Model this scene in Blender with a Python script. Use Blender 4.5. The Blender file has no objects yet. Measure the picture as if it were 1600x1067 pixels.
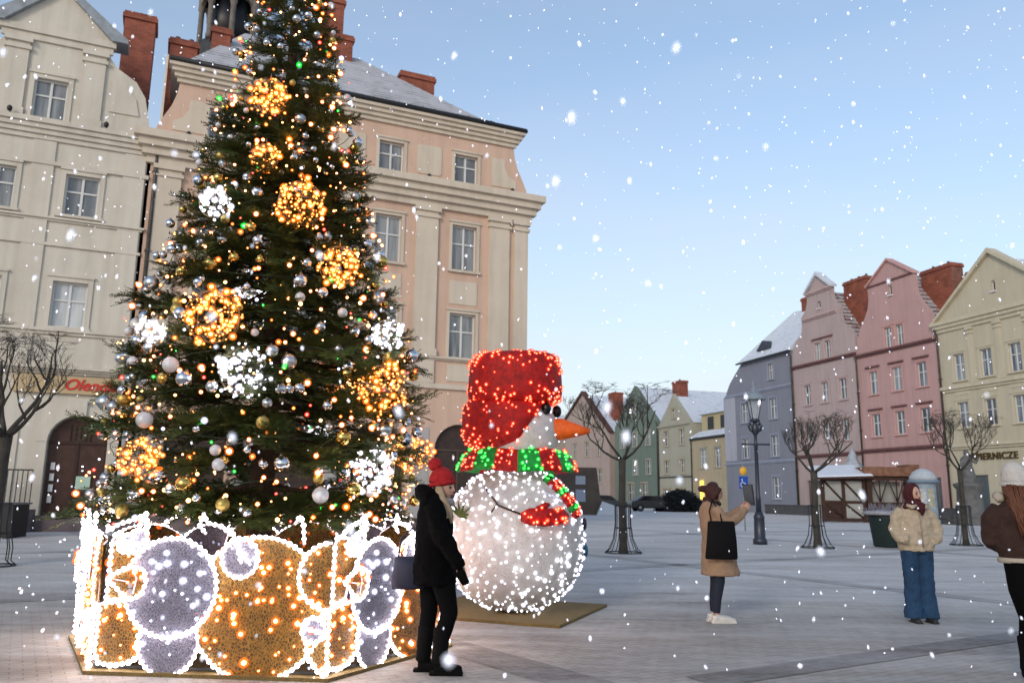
import bpy, bmesh, math, random
import numpy as np
from mathutils import Vector, Matrix, geometry, noise
R=math.radians
SC=bpy.context.scene; COL=SC.collection
random.seed(7); RNG=np.random.default_rng(5)

# ------------------------------------------------------------------ camera, sky, sun, exposure
cam=bpy.data.cameras.new('camera'); cam.sensor_width=36; cam.lens=28.26; cam.clip_end=2000; cam.clip_start=.05
camo=bpy.data.objects.new('camera',cam); COL.objects.link(camo)
PI_,RO_=R(10.9),R(.75)
F_=Vector((0,math.cos(PI_),math.sin(PI_))); U0=Vector((0,-math.sin(PI_),math.cos(PI_))); R0=Vector((1,0,0))
Rr=R0*math.cos(RO_)+U0*math.sin(RO_); Uu=U0*math.cos(RO_)-R0*math.sin(RO_)
camo.matrix_world=Matrix(((Rr.x,Uu.x,-F_.x,0),(Rr.y,Uu.y,-F_.y,0),(Rr.z,Uu.z,-F_.z,1.5),(0,0,0,1)))
SC.camera=camo
cam.dof.use_dof=True; cam.dof.focus_distance=9.5; cam.dof.aperture_fstop=2.0
SC.view_settings.view_transform='Standard'; SC.view_settings.look='None'; SC.view_settings.exposure=1.02; SC.view_settings.gamma=1
W=bpy.data.worlds.new('World'); SC.world=W; W.use_nodes=True
nt=W.node_tree; nt.nodes.clear()
SUN_EL,SUN_AZ=R(14.0),R(205)
sky=nt.nodes.new('ShaderNodeTexSky'); sky.sky_type='NISHITA'; sky.sun_disc=False
sky.sun_elevation=SUN_EL; sky.sun_rotation=SUN_AZ; sky.air_density=1.0; sky.dust_density=1.2; sky.ozone_density=3.0
bg=nt.nodes.new('ShaderNodeBackground'); bg.inputs['Strength'].default_value=.15
out=nt.nodes.new('ShaderNodeOutputWorld'); nt.links.new(bg.outputs[0],out.inputs[0])
# faint high winter cloud veil, denser toward the horizon
tc=nt.nodes.new('ShaderNodeTexCoord'); sp=nt.nodes.new('ShaderNodeSeparateXYZ'); nt.links.new(tc.outputs['Generated'],sp.inputs[0])
mp=nt.nodes.new('ShaderNodeMapping'); mp.inputs['Scale'].default_value=(1.2,1.2,5); nt.links.new(tc.outputs['Generated'],mp.inputs[0])
nz=nt.nodes.new('ShaderNodeTexNoise'); nz.inputs['Scale'].default_value=1.6; nz.inputs['Detail'].default_value=5; nt.links.new(mp.outputs[0],nz.inputs['Vector'])
rm=nt.nodes.new('ShaderNodeMapRange'); rm.inputs[1].default_value=0.0; rm.inputs[2].default_value=.5; rm.inputs[3].default_value=.97; rm.inputs[4].default_value=.22
nt.links.new(sp.outputs['Z'],rm.inputs[0])
ml=nt.nodes.new('ShaderNodeMath'); ml.operation='MULTIPLY'; nt.links.new(rm.outputs[0],ml.inputs[0])
r2=nt.nodes.new('ShaderNodeMapRange'); r2.inputs[1].default_value=.3; r2.inputs[2].default_value=.7; r2.inputs[3].default_value=.75; r2.inputs[4].default_value=1.15
nt.links.new(nz.outputs['Fac'],r2.inputs[0]); nt.links.new(r2.outputs[0],ml.inputs[1])
mx=nt.nodes.new('ShaderNodeMixRGB'); mx.inputs[2].default_value=(2.62,2.62,2.66,1)
tn=nt.nodes.new('ShaderNodeMixRGB'); tn.blend_type='MULTIPLY'; tn.inputs[0].default_value=1; tn.inputs[2].default_value=(1.0,.96,.89,1); nt.links.new(sky.outputs[0],tn.inputs[1])
nt.links.new(ml.outputs[0],mx.inputs[0]); nt.links.new(tn.outputs[0],mx.inputs[1]); nt.links.new(mx.outputs[0],bg.inputs['Color'])
sl=bpy.data.lights.new('sun','SUN'); sl.energy=.6; sl.angle=R(14); sl.color=(1,.90,.80)
so=bpy.data.objects.new('sun',sl); COL.objects.link(so)
# sky sun_rotation a: direction to the sun = (sin a, cos a) ; lamp shines from there
sd=Vector((math.sin(SUN_AZ)*math.cos(R(22)),math.cos(SUN_AZ)*math.cos(R(22)),math.sin(R(22))))
so.rotation_euler=sd.to_track_quat('Z','Y').to_euler()
SC.cycles.use_light_tree=True; SC.cycles.max_bounces=5; SC.cycles.transparent_max_bounces=12
SC.cycles.sample_clamp_indirect=4; SC.cycles.use_denoising=True

# ------------------------------------------------------------------ materials
MATS={}
def mat(name,col,rough=.8,metal=0,vary=.0,scale=3,col2=None,bump=0,bscale=None,spec=.3,emit=None,es=0,alpha=1,stretch=None):
    if name in MATS: return MATS[name]
    m=bpy.data.materials.new(name); m.use_nodes=True; t=m.node_tree; b=t.nodes['Principled BSDF']
    c=(*col,1)
    b.inputs['Base Color'].default_value=c; b.inputs['Roughness'].default_value=rough; b.inputs['Metallic'].default_value=metal
    b.inputs['Specular IOR Level'].default_value=spec; b.inputs['Alpha'].default_value=alpha
    if emit: b.inputs['Emission Color'].default_value=(*emit,1); b.inputs['Emission Strength'].default_value=es
    if vary or col2 or bump:
        tc=t.nodes.new('ShaderNodeTexCoord'); mp=t.nodes.new('ShaderNodeMapping'); t.links.new(tc.outputs['Object'],mp.inputs[0])
        if stretch: mp.inputs['Scale'].default_value=stretch
        n=t.nodes.new('ShaderNodeTexNoise'); n.inputs['Scale'].default_value=scale; n.inputs['Detail'].default_value=6; n.inputs['Roughness'].default_value=.62
        t.links.new(mp.outputs[0],n.inputs['Vector'])
        if vary or col2:
            mr=t.nodes.new('ShaderNodeMapRange'); mr.inputs[1].default_value=.36; mr.inputs[2].default_value=.66; t.links.new(n.outputs['Fac'],mr.inputs[0])
            mix=t.nodes.new('ShaderNodeMixRGB'); t.links.new(mr.outputs[0],mix.inputs[0])
            mix.inputs[1].default_value=c; mix.inputs[2].default_value=(*(col2 or tuple(x*(1-vary) for x in col)),1)
            t.links.new(mix.outputs[0],b.inputs['Base Color'])
        if bump:
            n2=t.nodes.new('ShaderNodeTexNoise'); n2.inputs['Scale'].default_value=bscale or scale*5; n2.inputs['Detail'].default_value=4
            t.links.new(tc.outputs['Object'],n2.inputs['Vector'])
            bp=t.nodes.new('ShaderNodeBump'); bp.inputs['Strength'].default_value=bump; bp.inputs['Distance'].default_value=.02
            t.links.new(n2.outputs['Fac'],bp.inputs['Height']); t.links.new(bp.outputs[0],b.inputs['Normal'])
    MATS[name]=m; return m
def emat(name,col,s):
    if name in MATS: return MATS[name]
    m=bpy.data.materials.new(name); m.use_nodes=True; t=m.node_tree; t.nodes.clear()
    e=t.nodes.new('ShaderNodeEmission'); e.inputs[0].default_value=(*col,1); e.inputs[1].default_value=s
    o=t.nodes.new('ShaderNodeOutputMaterial'); t.links.new(e.outputs[0],o.inputs[0]); MATS[name]=m; return m
def halomat(name,col,s,f):        # bulb halo as a partly clear, glowing shell imitating bloom
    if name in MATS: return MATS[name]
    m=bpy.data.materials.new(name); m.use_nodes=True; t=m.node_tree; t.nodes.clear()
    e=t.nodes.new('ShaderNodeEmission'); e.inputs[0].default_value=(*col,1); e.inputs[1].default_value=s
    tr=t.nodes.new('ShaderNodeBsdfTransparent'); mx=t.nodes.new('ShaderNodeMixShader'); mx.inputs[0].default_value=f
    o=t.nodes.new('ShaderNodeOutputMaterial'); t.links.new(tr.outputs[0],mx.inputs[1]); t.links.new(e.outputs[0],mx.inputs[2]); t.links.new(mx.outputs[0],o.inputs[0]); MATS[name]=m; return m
def plaster(name,col,dirt=(.8,.78,.75),amt=.35):
    """painted render: soft blotches, vertical run-off streaks, fine grain"""
    if name in MATS: return MATS[name]
    m=bpy.data.materials.new(name); m.use_nodes=True; t=m.node_tree; b=t.nodes['Principled BSDF']; b.inputs['Roughness'].default_value=.9; b.inputs['Specular IOR Level'].default_value=.15
    tc=t.nodes.new('ShaderNodeTexCoord'); L=t.links
    n=t.nodes.new('ShaderNodeTexNoise'); n.inputs['Scale'].default_value=.45; n.inputs['Detail'].default_value=8; n.inputs['Roughness'].default_value=.65; L.new(tc.outputs['Object'],n.inputs['Vector'])
    mp=t.nodes.new('ShaderNodeMapping'); mp.inputs['Scale'].default_value=(2.4,2.4,.18); L.new(tc.outputs['Object'],mp.inputs[0])
    n2=t.nodes.new('ShaderNodeTexNoise'); n2.inputs['Scale'].default_value=1.2; n2.inputs['Detail'].default_value=5; L.new(mp.outputs[0],n2.inputs['Vector'])
    ad=t.nodes.new('ShaderNodeMath'); ad.operation='ADD'; L.new(n.outputs['Fac'],ad.inputs[0]); L.new(n2.outputs['Fac'],ad.inputs[1])
    mr=t.nodes.new('ShaderNodeMapRange'); mr.inputs[1].default_value=.88; mr.inputs[2].default_value=1.3; mr.inputs[4].default_value=amt; L.new(ad.outputs[0],mr.inputs[0])
    mix=t.nodes.new('ShaderNodeMixRGB'); mix.inputs[1].default_value=(*col,1); mix.inputs[2].default_value=(*[c*d*.75 for c,d in zip(col,dirt)],1)
    L.new(mr.outputs[0],mix.inputs[0]); L.new(mix.outputs[0],b.inputs['Base Color'])
    n3=t.nodes.new('ShaderNodeTexNoise'); n3.inputs['Scale'].default_value=14; n3.inputs['Detail'].default_value=5; L.new(tc.outputs['Object'],n3.inputs['Vector'])
    bp=t.nodes.new('ShaderNodeBump'); bp.inputs['Strength'].default_value=.25; bp.inputs['Distance'].default_value=.02; L.new(n3.outputs['Fac'],bp.inputs['Height']); L.new(bp.outputs[0],b.inputs['Normal'])
    MATS[name]=m; return m
def roofmat(name,tile,snow=(.62,.66,.72),cover=.5,rows=3.2):
    """tiles in rows with a dusting of snow lying on them"""
    if name in MATS: return MATS[name]
    m=bpy.data.materials.new(name); m.use_nodes=True; t=m.node_tree; b=t.nodes['Principled BSDF']; b.inputs['Roughness'].default_value=.85; L=t.links
    tc=t.nodes.new('ShaderNodeTexCoord'); sp=t.nodes.new('ShaderNodeSeparateXYZ'); L.new(tc.outputs['Object'],sp.inputs[0])
    mu=t.nodes.new('ShaderNodeMath'); mu.operation='MULTIPLY'; mu.inputs[1].default_value=rows; L.new(sp.outputs['Z'],mu.inputs[0])
    fr=t.nodes.new('ShaderNodeMath'); fr.operation='FRACT'; L.new(mu.outputs[0],fr.inputs[0])
    n=t.nodes.new('ShaderNodeTexNoise'); n.inputs['Scale'].default_value=1.1; n.inputs['Detail'].default_value=8; n.inputs['Roughness'].default_value=.7; L.new(tc.outputs['Object'],n.inputs['Vector'])
    a=t.nodes.new('ShaderNodeMath'); a.operation='MULTIPLY_ADD'; a.inputs[1].default_value=.35; L.new(fr.outputs[0],a.inputs[0]); L.new(n.outputs['Fac'],a.inputs[2])
    mr=t.nodes.new('ShaderNodeMapRange'); mr.inputs[1].default_value=.85-cover*.45; mr.inputs[2].default_value=1.0-cover*.45; L.new(a.outputs[0],mr.inputs[0])
    mix=t.nodes.new('ShaderNodeMixRGB'); mix.inputs[1].default_value=(*tile,1); mix.inputs[2].default_value=(*snow,1); L.new(mr.outputs[0],mix.inputs[0]); L.new(mix.outputs[0],b.inputs['Base Color'])
    bp=t.nodes.new('ShaderNodeBump'); bp.inputs['Strength'].default_value=.5; bp.inputs['Distance'].default_value=.05; L.new(fr.outputs[0],bp.inputs['Height']); L.new(bp.outputs[0],b.inputs['Normal'])
    MATS[name]=m; return m
def brickmat():
    if 'brick' in MATS: return MATS['brick']
    m=bpy.data.materials.new('brick'); m.use_nodes=True; t=m.node_tree; b=t.nodes['Principled BSDF']; b.inputs['Roughness'].default_value=.9; L=t.links
    tc=t.nodes.new('ShaderNodeTexCoord'); mp=t.nodes.new('ShaderNodeMapping'); mp.inputs['Rotation'].default_value=(R(90),0,0); L.new(tc.outputs['Object'],mp.inputs[0])
    k=t.nodes.new('ShaderNodeTexBrick'); k.inputs['Scale'].default_value=1.0; k.inputs['Color1'].default_value=(.34,.085,.045,1); k.inputs['Color2'].default_value=(.24,.055,.03,1); k.inputs['Mortar'].default_value=(.2,.12,.09,1)
    k.inputs['Brick Width'].default_value=.25; k.inputs['Row Height'].default_value=.08; k.inputs['Mortar Size'].default_value=.008
    L.new(mp.outputs[0],k.inputs['Vector'])
    n=t.nodes.new('ShaderNodeTexNoise'); n.inputs['Scale'].default_value=1.5; n.inputs['Detail'].default_value=6; L.new(tc.outputs['Object'],n.inputs['Vector'])
    mx=t.nodes.new('ShaderNodeMixRGB'); mx.blend_type='MULTIPLY'; mx.inputs[0].default_value=.8; L.new(k.outputs['Color'],mx.inputs[1])
    mr=t.nodes.new('ShaderNodeMapRange'); mr.inputs[1].default_value=.3; mr.inputs[2].default_value=.7; mr.inputs[3].default_value=.55; mr.inputs[4].default_value=1.2; L.new(n.outputs['Fac'],mr.inputs[0]); L.new(mr.outputs[0],mx.inputs[2])
    L.new(mx.outputs[0],b.inputs['Base Color']); MATS['brick']=m; return m
def panemat(name,c1,c2,sc=1.3):
    """old glass with net curtains hanging behind it"""
    if name in MATS: return MATS[name]
    m=bpy.data.materials.new(name); m.use_nodes=True; t=m.node_tree; b=t.nodes['Principled BSDF']; L=t.links
    b.inputs['Roughness'].default_value=.12; b.inputs['Specular IOR Level'].default_value=.6
    tc=t.nodes.new('ShaderNodeTexCoord'); oi=t.nodes.new('ShaderNodeObjectInfo')
    mp=t.nodes.new('ShaderNodeMapping'); mp.inputs['Scale'].default_value=(4,4,.35); L.new(tc.outputs['Object'],mp.inputs[0])
    va=t.nodes.new('ShaderNodeVectorMath'); L.new(mp.outputs[0],va.inputs[0]); L.new(oi.outputs['Location'],va.inputs[1])
    n=t.nodes.new('ShaderNodeTexNoise'); n.inputs['Scale'].default_value=sc; n.inputs['Detail'].default_value=3; L.new(va.outputs[0],n.inputs['Vector'])
    rn=t.nodes.new('ShaderNodeMath'); rn.operation='MULTIPLY_ADD'; rn.inputs[1].default_value=.34; L.new(oi.outputs['Random'],rn.inputs[0]); L.new(n.outputs['Fac'],rn.inputs[2])
    mr=t.nodes.new('ShaderNodeMapRange'); mr.inputs[1].default_value=.52; mr.inputs[2].default_value=.8; L.new(rn.outputs[0],mr.inputs[0])
    mix=t.nodes.new('ShaderNodeMixRGB'); mix.inputs[1].default_value=(*c1,1); mix.inputs[2].default_value=(*c2,1); L.new(mr.outputs[0],mix.inputs[0]); L.new(mix.outputs[0],b.inputs['Base Color'])
    MATS[name]=m; return m

# ------------------------------------------------------------------ object helpers
def tag(o,label=None,cat=None,group=None,kind=None):
    if label: o['label']=label
    if cat: o['category']=cat
    if group: o['group']=group
    if kind: o['kind']=kind
    return o
def thing(name,label,cat,loc=(0,0,0),rz=0,group=None,kind=None):
    o=bpy.data.objects.new(name,None); COL.objects.link(o); o.location=loc; o.rotation_euler=(0,0,rz); return tag(o,label,cat,group,kind)
def link(name,me,parent=None,loc=(0,0,0),rot=(0,0,0)):
    o=bpy.data.objects.new(name,me); COL.objects.link(o)
    if parent: o.parent=parent
    o.location=loc; o.rotation_euler=rot; return o
def copy_tree(o,parent=None):
    c=o.copy(); COL.objects.link(c)
    if parent: c.parent=parent
    for ch in list(o.children): copy_tree(ch,c)
    return c
class MB:
    def __init__(s): s.v=[]; s.f=[]; s.m=[]; s.cm=0; s.sm=[]
    def add(s,vs,fs,smooth=False):
        o=len(s.v); s.v+=[tuple(v) for v in vs]; s.f+=[tuple(i+o for i in f) for f in fs]; s.m+=[s.cm]*len(fs); s.sm+=[smooth]*len(fs); return s
    def box(s,x0,x1,y0,y1,z0,z1):
        return s.add([(x0,y0,z0),(x1,y0,z0),(x1,y1,z0),(x0,y1,z0),(x0,y0,z1),(x1,y0,z1),(x1,y1,z1),(x0,y1,z1)],
          [(0,3,2,1),(4,5,6,7),(0,1,5,4),(1,2,6,5),(2,3,7,6),(3,0,4,7)])
    def prism(s,poly,y0,y1):      # outline in x,z (counter-clockwise seen from -y) extruded in y
        n=len(poly); vs=[(x,y0,z) for x,z in poly]+[(x,y1,z) for x,z in poly]
        tr=geometry.tessellate_polygon([[Vector((x,z,0)) for x,z in poly]])
        fs=[]
        for a,b,c in tr:
            A,B,Cc=poly[a],poly[b],poly[c]
            if (B[0]-A[0])*(Cc[1]-A[1])-(B[1]-A[1])*(Cc[0]-A[0])<0: b,c=c,b
            fs+= [(a,b,c),(a+n,c+n,b+n)]
        ar=sum(poly[i][0]*poly[(i+1)%n][1]-poly[(i+1)%n][0]*poly[i][1] for i in range(n))
        for i in range(n):
            j=(i+1)%n; fs.append((i,i+n,j+n,j) if ar>0 else (j,j+n,i+n,i))
        return s.add(vs,fs)
    def poly(s,pts): return s.add(pts,[tuple(range(len(pts)))])
    def tube(s,path,rad,seg=8,cap=True,b=None,ref=None,smooth=True):
        """path of points, radius per point; b = second radius (along ref x tangent) for oval sections"""
        P=[Vector(p) for p in path]; n=len(P)
        rad=[rad]*n if not hasattr(rad,'__len__') else rad
        bb=rad if b is None else ([b]*n if not hasattr(b,'__len__') else b)
        vs=[]; last=Vector(ref) if ref else None
        for i in range(n):
            T=(P[min(i+1,n-1)]-P[max(i-1,0)]); T=T.normalized() if T.length>1e-9 else Vector((0,0,1))
            if last is None: last=Vector((1,0,0)) if abs(T.x)<.8 else Vector((0,1,0))
            A=(last-T*last.dot(T))
            A=A.normalized() if A.length>1e-6 else T.orthogonal().normalized()
            B=T.cross(A)
            if not ref: last=A
            for k in range(seg):
                a=2*math.pi*k/seg; vs.append(P[i]+A*math.cos(a)*rad[i]+B*math.sin(a)*bb[i])
        fs=[(i*seg+k,i*seg+(k+1)%seg,(i+1)*seg+(k+1)%seg,(i+1)*seg+k) for i in range(n-1) for k in range(seg)]
        if cap: fs+=[tuple(reversed(range(seg))),tuple((n-1)*seg+k for k in range(seg))]
        return s.add(vs,fs,smooth)
    def lathe(s,prof,seg=16,c=(0,0,0),sx=1,sy=1,smooth=True):
        n=len(prof); vs=[(c[0]+r*sx*math.cos(2*math.pi*k/seg),c[1]+r*sy*math.sin(2*math.pi*k/seg),c[2]+z) for r,z in prof for k in range(seg)]
        fs=[(i*seg+k,i*seg+(k+1)%seg,(i+1)*seg+(k+1)%seg,(i+1)*seg+k) for i in range(n-1) for k in range(seg)]
        fs+=[tuple(reversed(range(seg))),tuple((n-1)*seg+k for k in range(seg))]
        return s.add(vs,fs,smooth)
    def ball(s,c,r,seg=12,rings=8,sc=(1,1,1),fn=None):
        vs=[];
        for i in range(rings+1):
            th=math.pi*i/rings
            for k in range(seg):
                a=2*math.pi*k/seg; d=Vector((math.sin(th)*math.cos(a),math.sin(th)*math.sin(a),math.cos(th)))
                q=fn(d) if fn else Vector((d.x*sc[0],d.y*sc[1],d.z*sc[2]))
                vs.append(Vector(c)+q*r)
        fs=[(i*seg+k,(i+1)*seg+k,(i+1)*seg+(k+1)%seg,i*seg+(k+1)%seg) for i in range(rings) for k in range(seg)]
        return s.add(vs,fs,True)
    def mesh(s,name,mats):
        me=bpy.data.meshes.new(name); me.from_pydata(s.v,[],s.f)
        for m in (mats if isinstance(mats,(list,tuple)) else [mats]): me.materials.append(m)
        if any(s.m): me.polygons.foreach_set('material_index',s.m)
        me.polygons.foreach_set('use_smooth',s.sm); me.update(); return me
    def build(s,name,mats,parent=None,loc=(0,0,0),rot=(0,0,0)): return link(name,s.mesh(name,mats),parent,loc,rot)
def remesh(o,vox,smooth=4,disp=0,dscale=.1):
    m=o.modifiers.new('remesh','REMESH'); m.mode='VOXEL'; m.voxel_size=vox; m.use_smooth_shade=True
    if smooth: q=o.modifiers.new('smooth','SMOOTH'); q.iterations=smooth; q.factor=.5
    if disp:
        tx=bpy.data.textures.new('folds','CLOUDS'); tx.noise_scale=dscale; tx.noise_depth=2
        d=o.modifiers.new('folds','DISPLACE'); d.texture=tx; d.strength=disp; d.mid_level=.5; d.texture_coords='LOCAL'
    return o
def arc(cx,cy,r,a0,a1,n=16,ry=None): return [(cx+r*math.cos(R(a0+(a1-a0)*i/n)),cy+(ry or r)*math.sin(R(a0+(a1-a0)*i/n))) for i in range(n+1)]
def G(Y): return max(0,min(.3,(Y-12)*.016))

# ------------------------------------------------------------------ ground
def groundmat(name,base,base2,snow_amt):
    m=bpy.data.materials.new(name); m.use_nodes=True; t=m.node_tree; b=t.nodes['Principled BSDF']; L=t.links; b.inputs['Roughness'].default_value=.75; b.inputs['Specular IOR Level'].default_value=.25
    tc=t.nodes.new('ShaderNodeTexCoord')
    rot=t.nodes.new('ShaderNodeMapping'); rot.inputs['Rotation'].default_value=(0,0,R(-31)); L.new(tc.outputs['Object'],rot.inputs[0])
    # setts
    k=t.nodes.new('ShaderNodeTexBrick'); k.inputs['Scale'].default_value=1; k.inputs['Brick Width'].default_value=.2; k.inputs['Row Height'].default_value=.1; k.inputs['Mortar Size'].default_value=.006
    k.inputs['Color1'].default_value=(*base,1); k.inputs['Color2'].default_value=(*base2,1); k.inputs['Mortar'].default_value=(*[c*.6 for c in base],1); L.new(rot.outputs[0],k.inputs['Vector'])
    # worn, damp patches
    n0=t.nodes.new('ShaderNodeTexNoise'); n0.inputs['Scale'].default_value=.6; n0.inputs['Detail'].default_value=9; n0.inputs['Roughness'].default_value=.6; L.new(tc.outputs['Object'],n0.inputs['Vector'])
    r0=t.nodes.new('ShaderNodeMapRange'); r0.inputs[1].default_value=.3; r0.inputs[2].default_value=.7; r0.inputs[3].default_value=.62; r0.inputs[4].default_value=1.25; L.new(n0.outputs['Fac'],r0.inputs[0])
    mu=t.nodes.new('ShaderNodeMixRGB'); mu.blend_type='MULTIPLY'; mu.inputs[0].default_value=1; L.new(k.outputs['Color'],mu.inputs[1]); L.new(r0.outputs[0],mu.inputs[2])
    # snow: streaks swept and trodden across the square
    st=t.nodes.new('ShaderNodeMapping'); st.inputs['Rotation'].default_value=(0,0,R(12)); st.inputs['Scale'].default_value=(.07,.55,1); L.new(tc.outputs['Object'],st.inputs[0])
    n1=t.nodes.new('ShaderNodeTexNoise'); n1.inputs['Scale'].default_value=2.2; n1.inputs['Detail'].default_value=12; n1.inputs['Roughness'].default_value=.72; n1.inputs['Distortion'].default_value=.4; L.new(st.outputs[0],n1.inputs['Vector'])
    n2=t.nodes.new('ShaderNodeTexNoise'); n2.inputs['Scale'].default_value=5; n2.inputs['Detail'].default_value=12; n2.inputs['Roughness'].default_value=.75; L.new(tc.outputs['Object'],n2.inputs['Vector'])
    sp=t.nodes.new('ShaderNodeSeparateXYZ'); L.new(tc.outputs['Object'],sp.inputs[0])
    dd=t.nodes.new('ShaderNodeMapRange'); dd.inputs[1].default_value=8.5; dd.inputs[2].default_value=14.5; dd.inputs[3].default_value=-.16; dd.inputs[4].default_value=.10; L.new(sp.outputs['Y'],dd.inputs[0])
    d2=t.nodes.new('ShaderNodeMapRange'); d2.inputs[1].default_value=15; d2.inputs[2].default_value=45; d2.inputs[3].default_value=0; d2.inputs[4].default_value=.14; L.new(sp.outputs['Y'],d2.inputs[0])
    a1=t.nodes.new('ShaderNodeMath'); L.new(dd.outputs[0],a1.inputs[0]); L.new(d2.outputs[0],a1.inputs[1])
    a2=t.nodes.new('ShaderNodeMath'); L.new(a1.outputs[0],a2.inputs[0]); L.new(n1.outputs['Fac'],a2.inputs[1])
    a3=t.nodes.new('ShaderNodeMath'); a3.operation='MULTIPLY_ADD'; a3.inputs[1].default_value=.5; L.new(n2.outputs['Fac'],a3.inputs[0]); L.new(a2.outputs[0],a3.inputs[2])
    wv=t.nodes.new('ShaderNodeTexWave'); wv.inputs['Scale'].default_value=.11; wv.inputs['Distortion'].default_value=9; wv.inputs['Detail'].default_value=4; wv.inputs['Detail Scale'].default_value=.5; wm=t.nodes.new('ShaderNodeMapping'); wm.inputs['Rotation'].default_value=(0,0,R(75)); L.new(tc.outputs['Object'],wm.inputs[0]); L.new(wm.outputs[0],wv.inputs['Vector'])
    wr=t.nodes.new('ShaderNodeMapRange'); wr.inputs[1].default_value=0; wr.inputs[2].default_value=.12; wr.inputs[3].default_value=-.08; wr.inputs[4].default_value=0; L.new(wv.outputs['Fac'],wr.inputs[0])
    a4=t.nodes.new('ShaderNodeMath'); L.new(wr.outputs[0],a4.inputs[0]); L.new(a3.outputs[0],a4.inputs[1]); a3=a4
    sr=t.nodes.new('ShaderNodeMapRange'); sr.inputs[1].default_value=.50; sr.inputs[2].default_value=1.06; sr.inputs[3].default_value=0.0; sr.inputs[4].default_value=snow_amt; L.new(a3.outputs[0],sr.inputs[0])
    mix=t.nodes.new('ShaderNodeMixRGB'); mix.inputs[2].default_value=(.68,.68,.685,1); L.new(sr.outputs[0],mix.inputs[0]); L.new(mu.outputs[0],mix.inputs[1]); L.new(mix.outputs[0],b.inputs['Base Color'])
    bp=t.nodes.new('ShaderNodeBump'); bp.inputs['Strength'].default_value=.35; bp.inputs['Distance'].default_value=.01; L.new(n2.outputs['Fac'],bp.inputs['Height'])
    bp2=t.nodes.new('ShaderNodeBump'); bp2.inputs['Strength'].default_value=.25; bp2.inputs['Distance'].default_value=.006; bp2.invert=True; L.new(k.outputs['Fac'],bp2.inputs['Height']); L.new(bp.outputs[0],bp2.inputs['Normal']); L.new(bp2.outputs[0],b.inputs['Normal'])
    return m
GM=groundmat('paving',(.325,.298,.265),(.295,.27,.24),.78)
GB=groundmat('dark_paving',(.19,.172,.158),(.165,.15,.138),.6)
ys=[-30,0,8,12,16,20,24,28,30.75,45,70,110,400]; g=MB()
xs=[-400,-60,-20,0,20,60,400]
g.add([(x,y,G(y)) for y in ys for x in xs],[(j*7+i,j*7+i+1,(j+1)*7+i+1,(j+1)*7+i) for j in range(len(ys)-1) for i in range(6)])
tag(g.build('ground',GM),kind='structure')
def band(p,d,w,l0,l1):
    d=Vector(d).normalized(); n=Vector((-d.y,d.x)); p=Vector(p); m=MB(); N=40
    vs=[]
    for i in range(N+1):
        for s_ in (-.5,.5):
            q=p+d*(l0+(l1-l0)*i/N)+n*w*s_; vs.append((q.x,q.y,G(q.y)+.005))
    m.add(vs,[(2*i,2*i+2,2*i+3,2*i+1) for i in range(N)])
    tag(m.build('paving_band',GB),kind='structure')
dA=Vector((.855,.518)).normalized(); dB=Vector((.60,-.80))
band((1.9,7.3),dA,.40,-.32,40)
band((-.62,8.65),dB,.50,-30,6)
for k in (8.2,16.4,25): q=Vector((1.9,7.3))+Vector((-dA.y,dA.x))*k; band(q,dA,.4,-20,45)
for k in (9,18,27): q=Vector((-.62,8.65))+Vector((.8,.6))*k; band(q,dB,.4,-40,6)

# ------------------------------------------------------------------ houses
M_fr=mat('white_frame',(.62,.62,.60),.5); M_pane=panemat('pane_left',(.13,.14,.15),(.28,.29,.29)); M_paneb=panemat('pane_blue',(.05,.07,.11),(.25,.29,.33))
M_brick=brickmat(); M_dark=mat('dark_metal',(.015,.016,.018),.45,spec=.4)
M_gut=mat('gutter_metal',(.10,.095,.085),.5,.6,vary=.4)
WCACHE={}
def win_mesh(w,h,pm,fm,sm,sur,cross):
    key=(round(w,2),round(h,2),pm.name,fm.name,sm.name if sm else '',sur,cross)
    if key in WCACHE: return WCACHE[key]
    f=MB(); t=.06; x0,x1=-w/2,w/2; y0,y1=.13,.2
    f.box(x0,x0+t,y0,y1,0,h).box(x1-t,x1,y0,y1,0,h).box(x0+t,x1-t,y0,y1,0,t).box(x0+t,x1-t,y0,y1,h-t,h)
    if cross:
        f.box(-.04,.04,y0-.015,y1,t,h-t)
        zc=h*.60; f.box(x0+t,-.042,y0-.01,y1,zc-.03,zc+.03).box(.042,x1-t,y0-.01,y1,zc-.03,zc+.03)
        for xa in(x0/2-.01,x1/2+.01):
            pass
    p=MB(); p.box(x0+.02,x1-.02,.165,.185,.02,h-.02)
    s=MB(); b=sur
    if sm:
        s.box(x0-b,x0-.001,-.05,.02,-b*.2,h+b).box(x1+.001,x1+b,-.05,.02,-b*.2,h+b).box(x0,x1,-.05,.02,h+.001,h+b)
    l=MB(); l.box(x0-b-.05,x1+b+.05,-.12,.1,-.10,-.001)
    if sm: s.box(x0-b-.03,x1+b+.03,-.10,.018,h+b-.01,h+b+.07)
    r=(f.mesh('window',fm),p.mesh('pane',pm),s.mesh('window_surround',sm) if sm else None,l.mesh('sill',sm or fm))
    WCACHE[key]=r; return r
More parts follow.
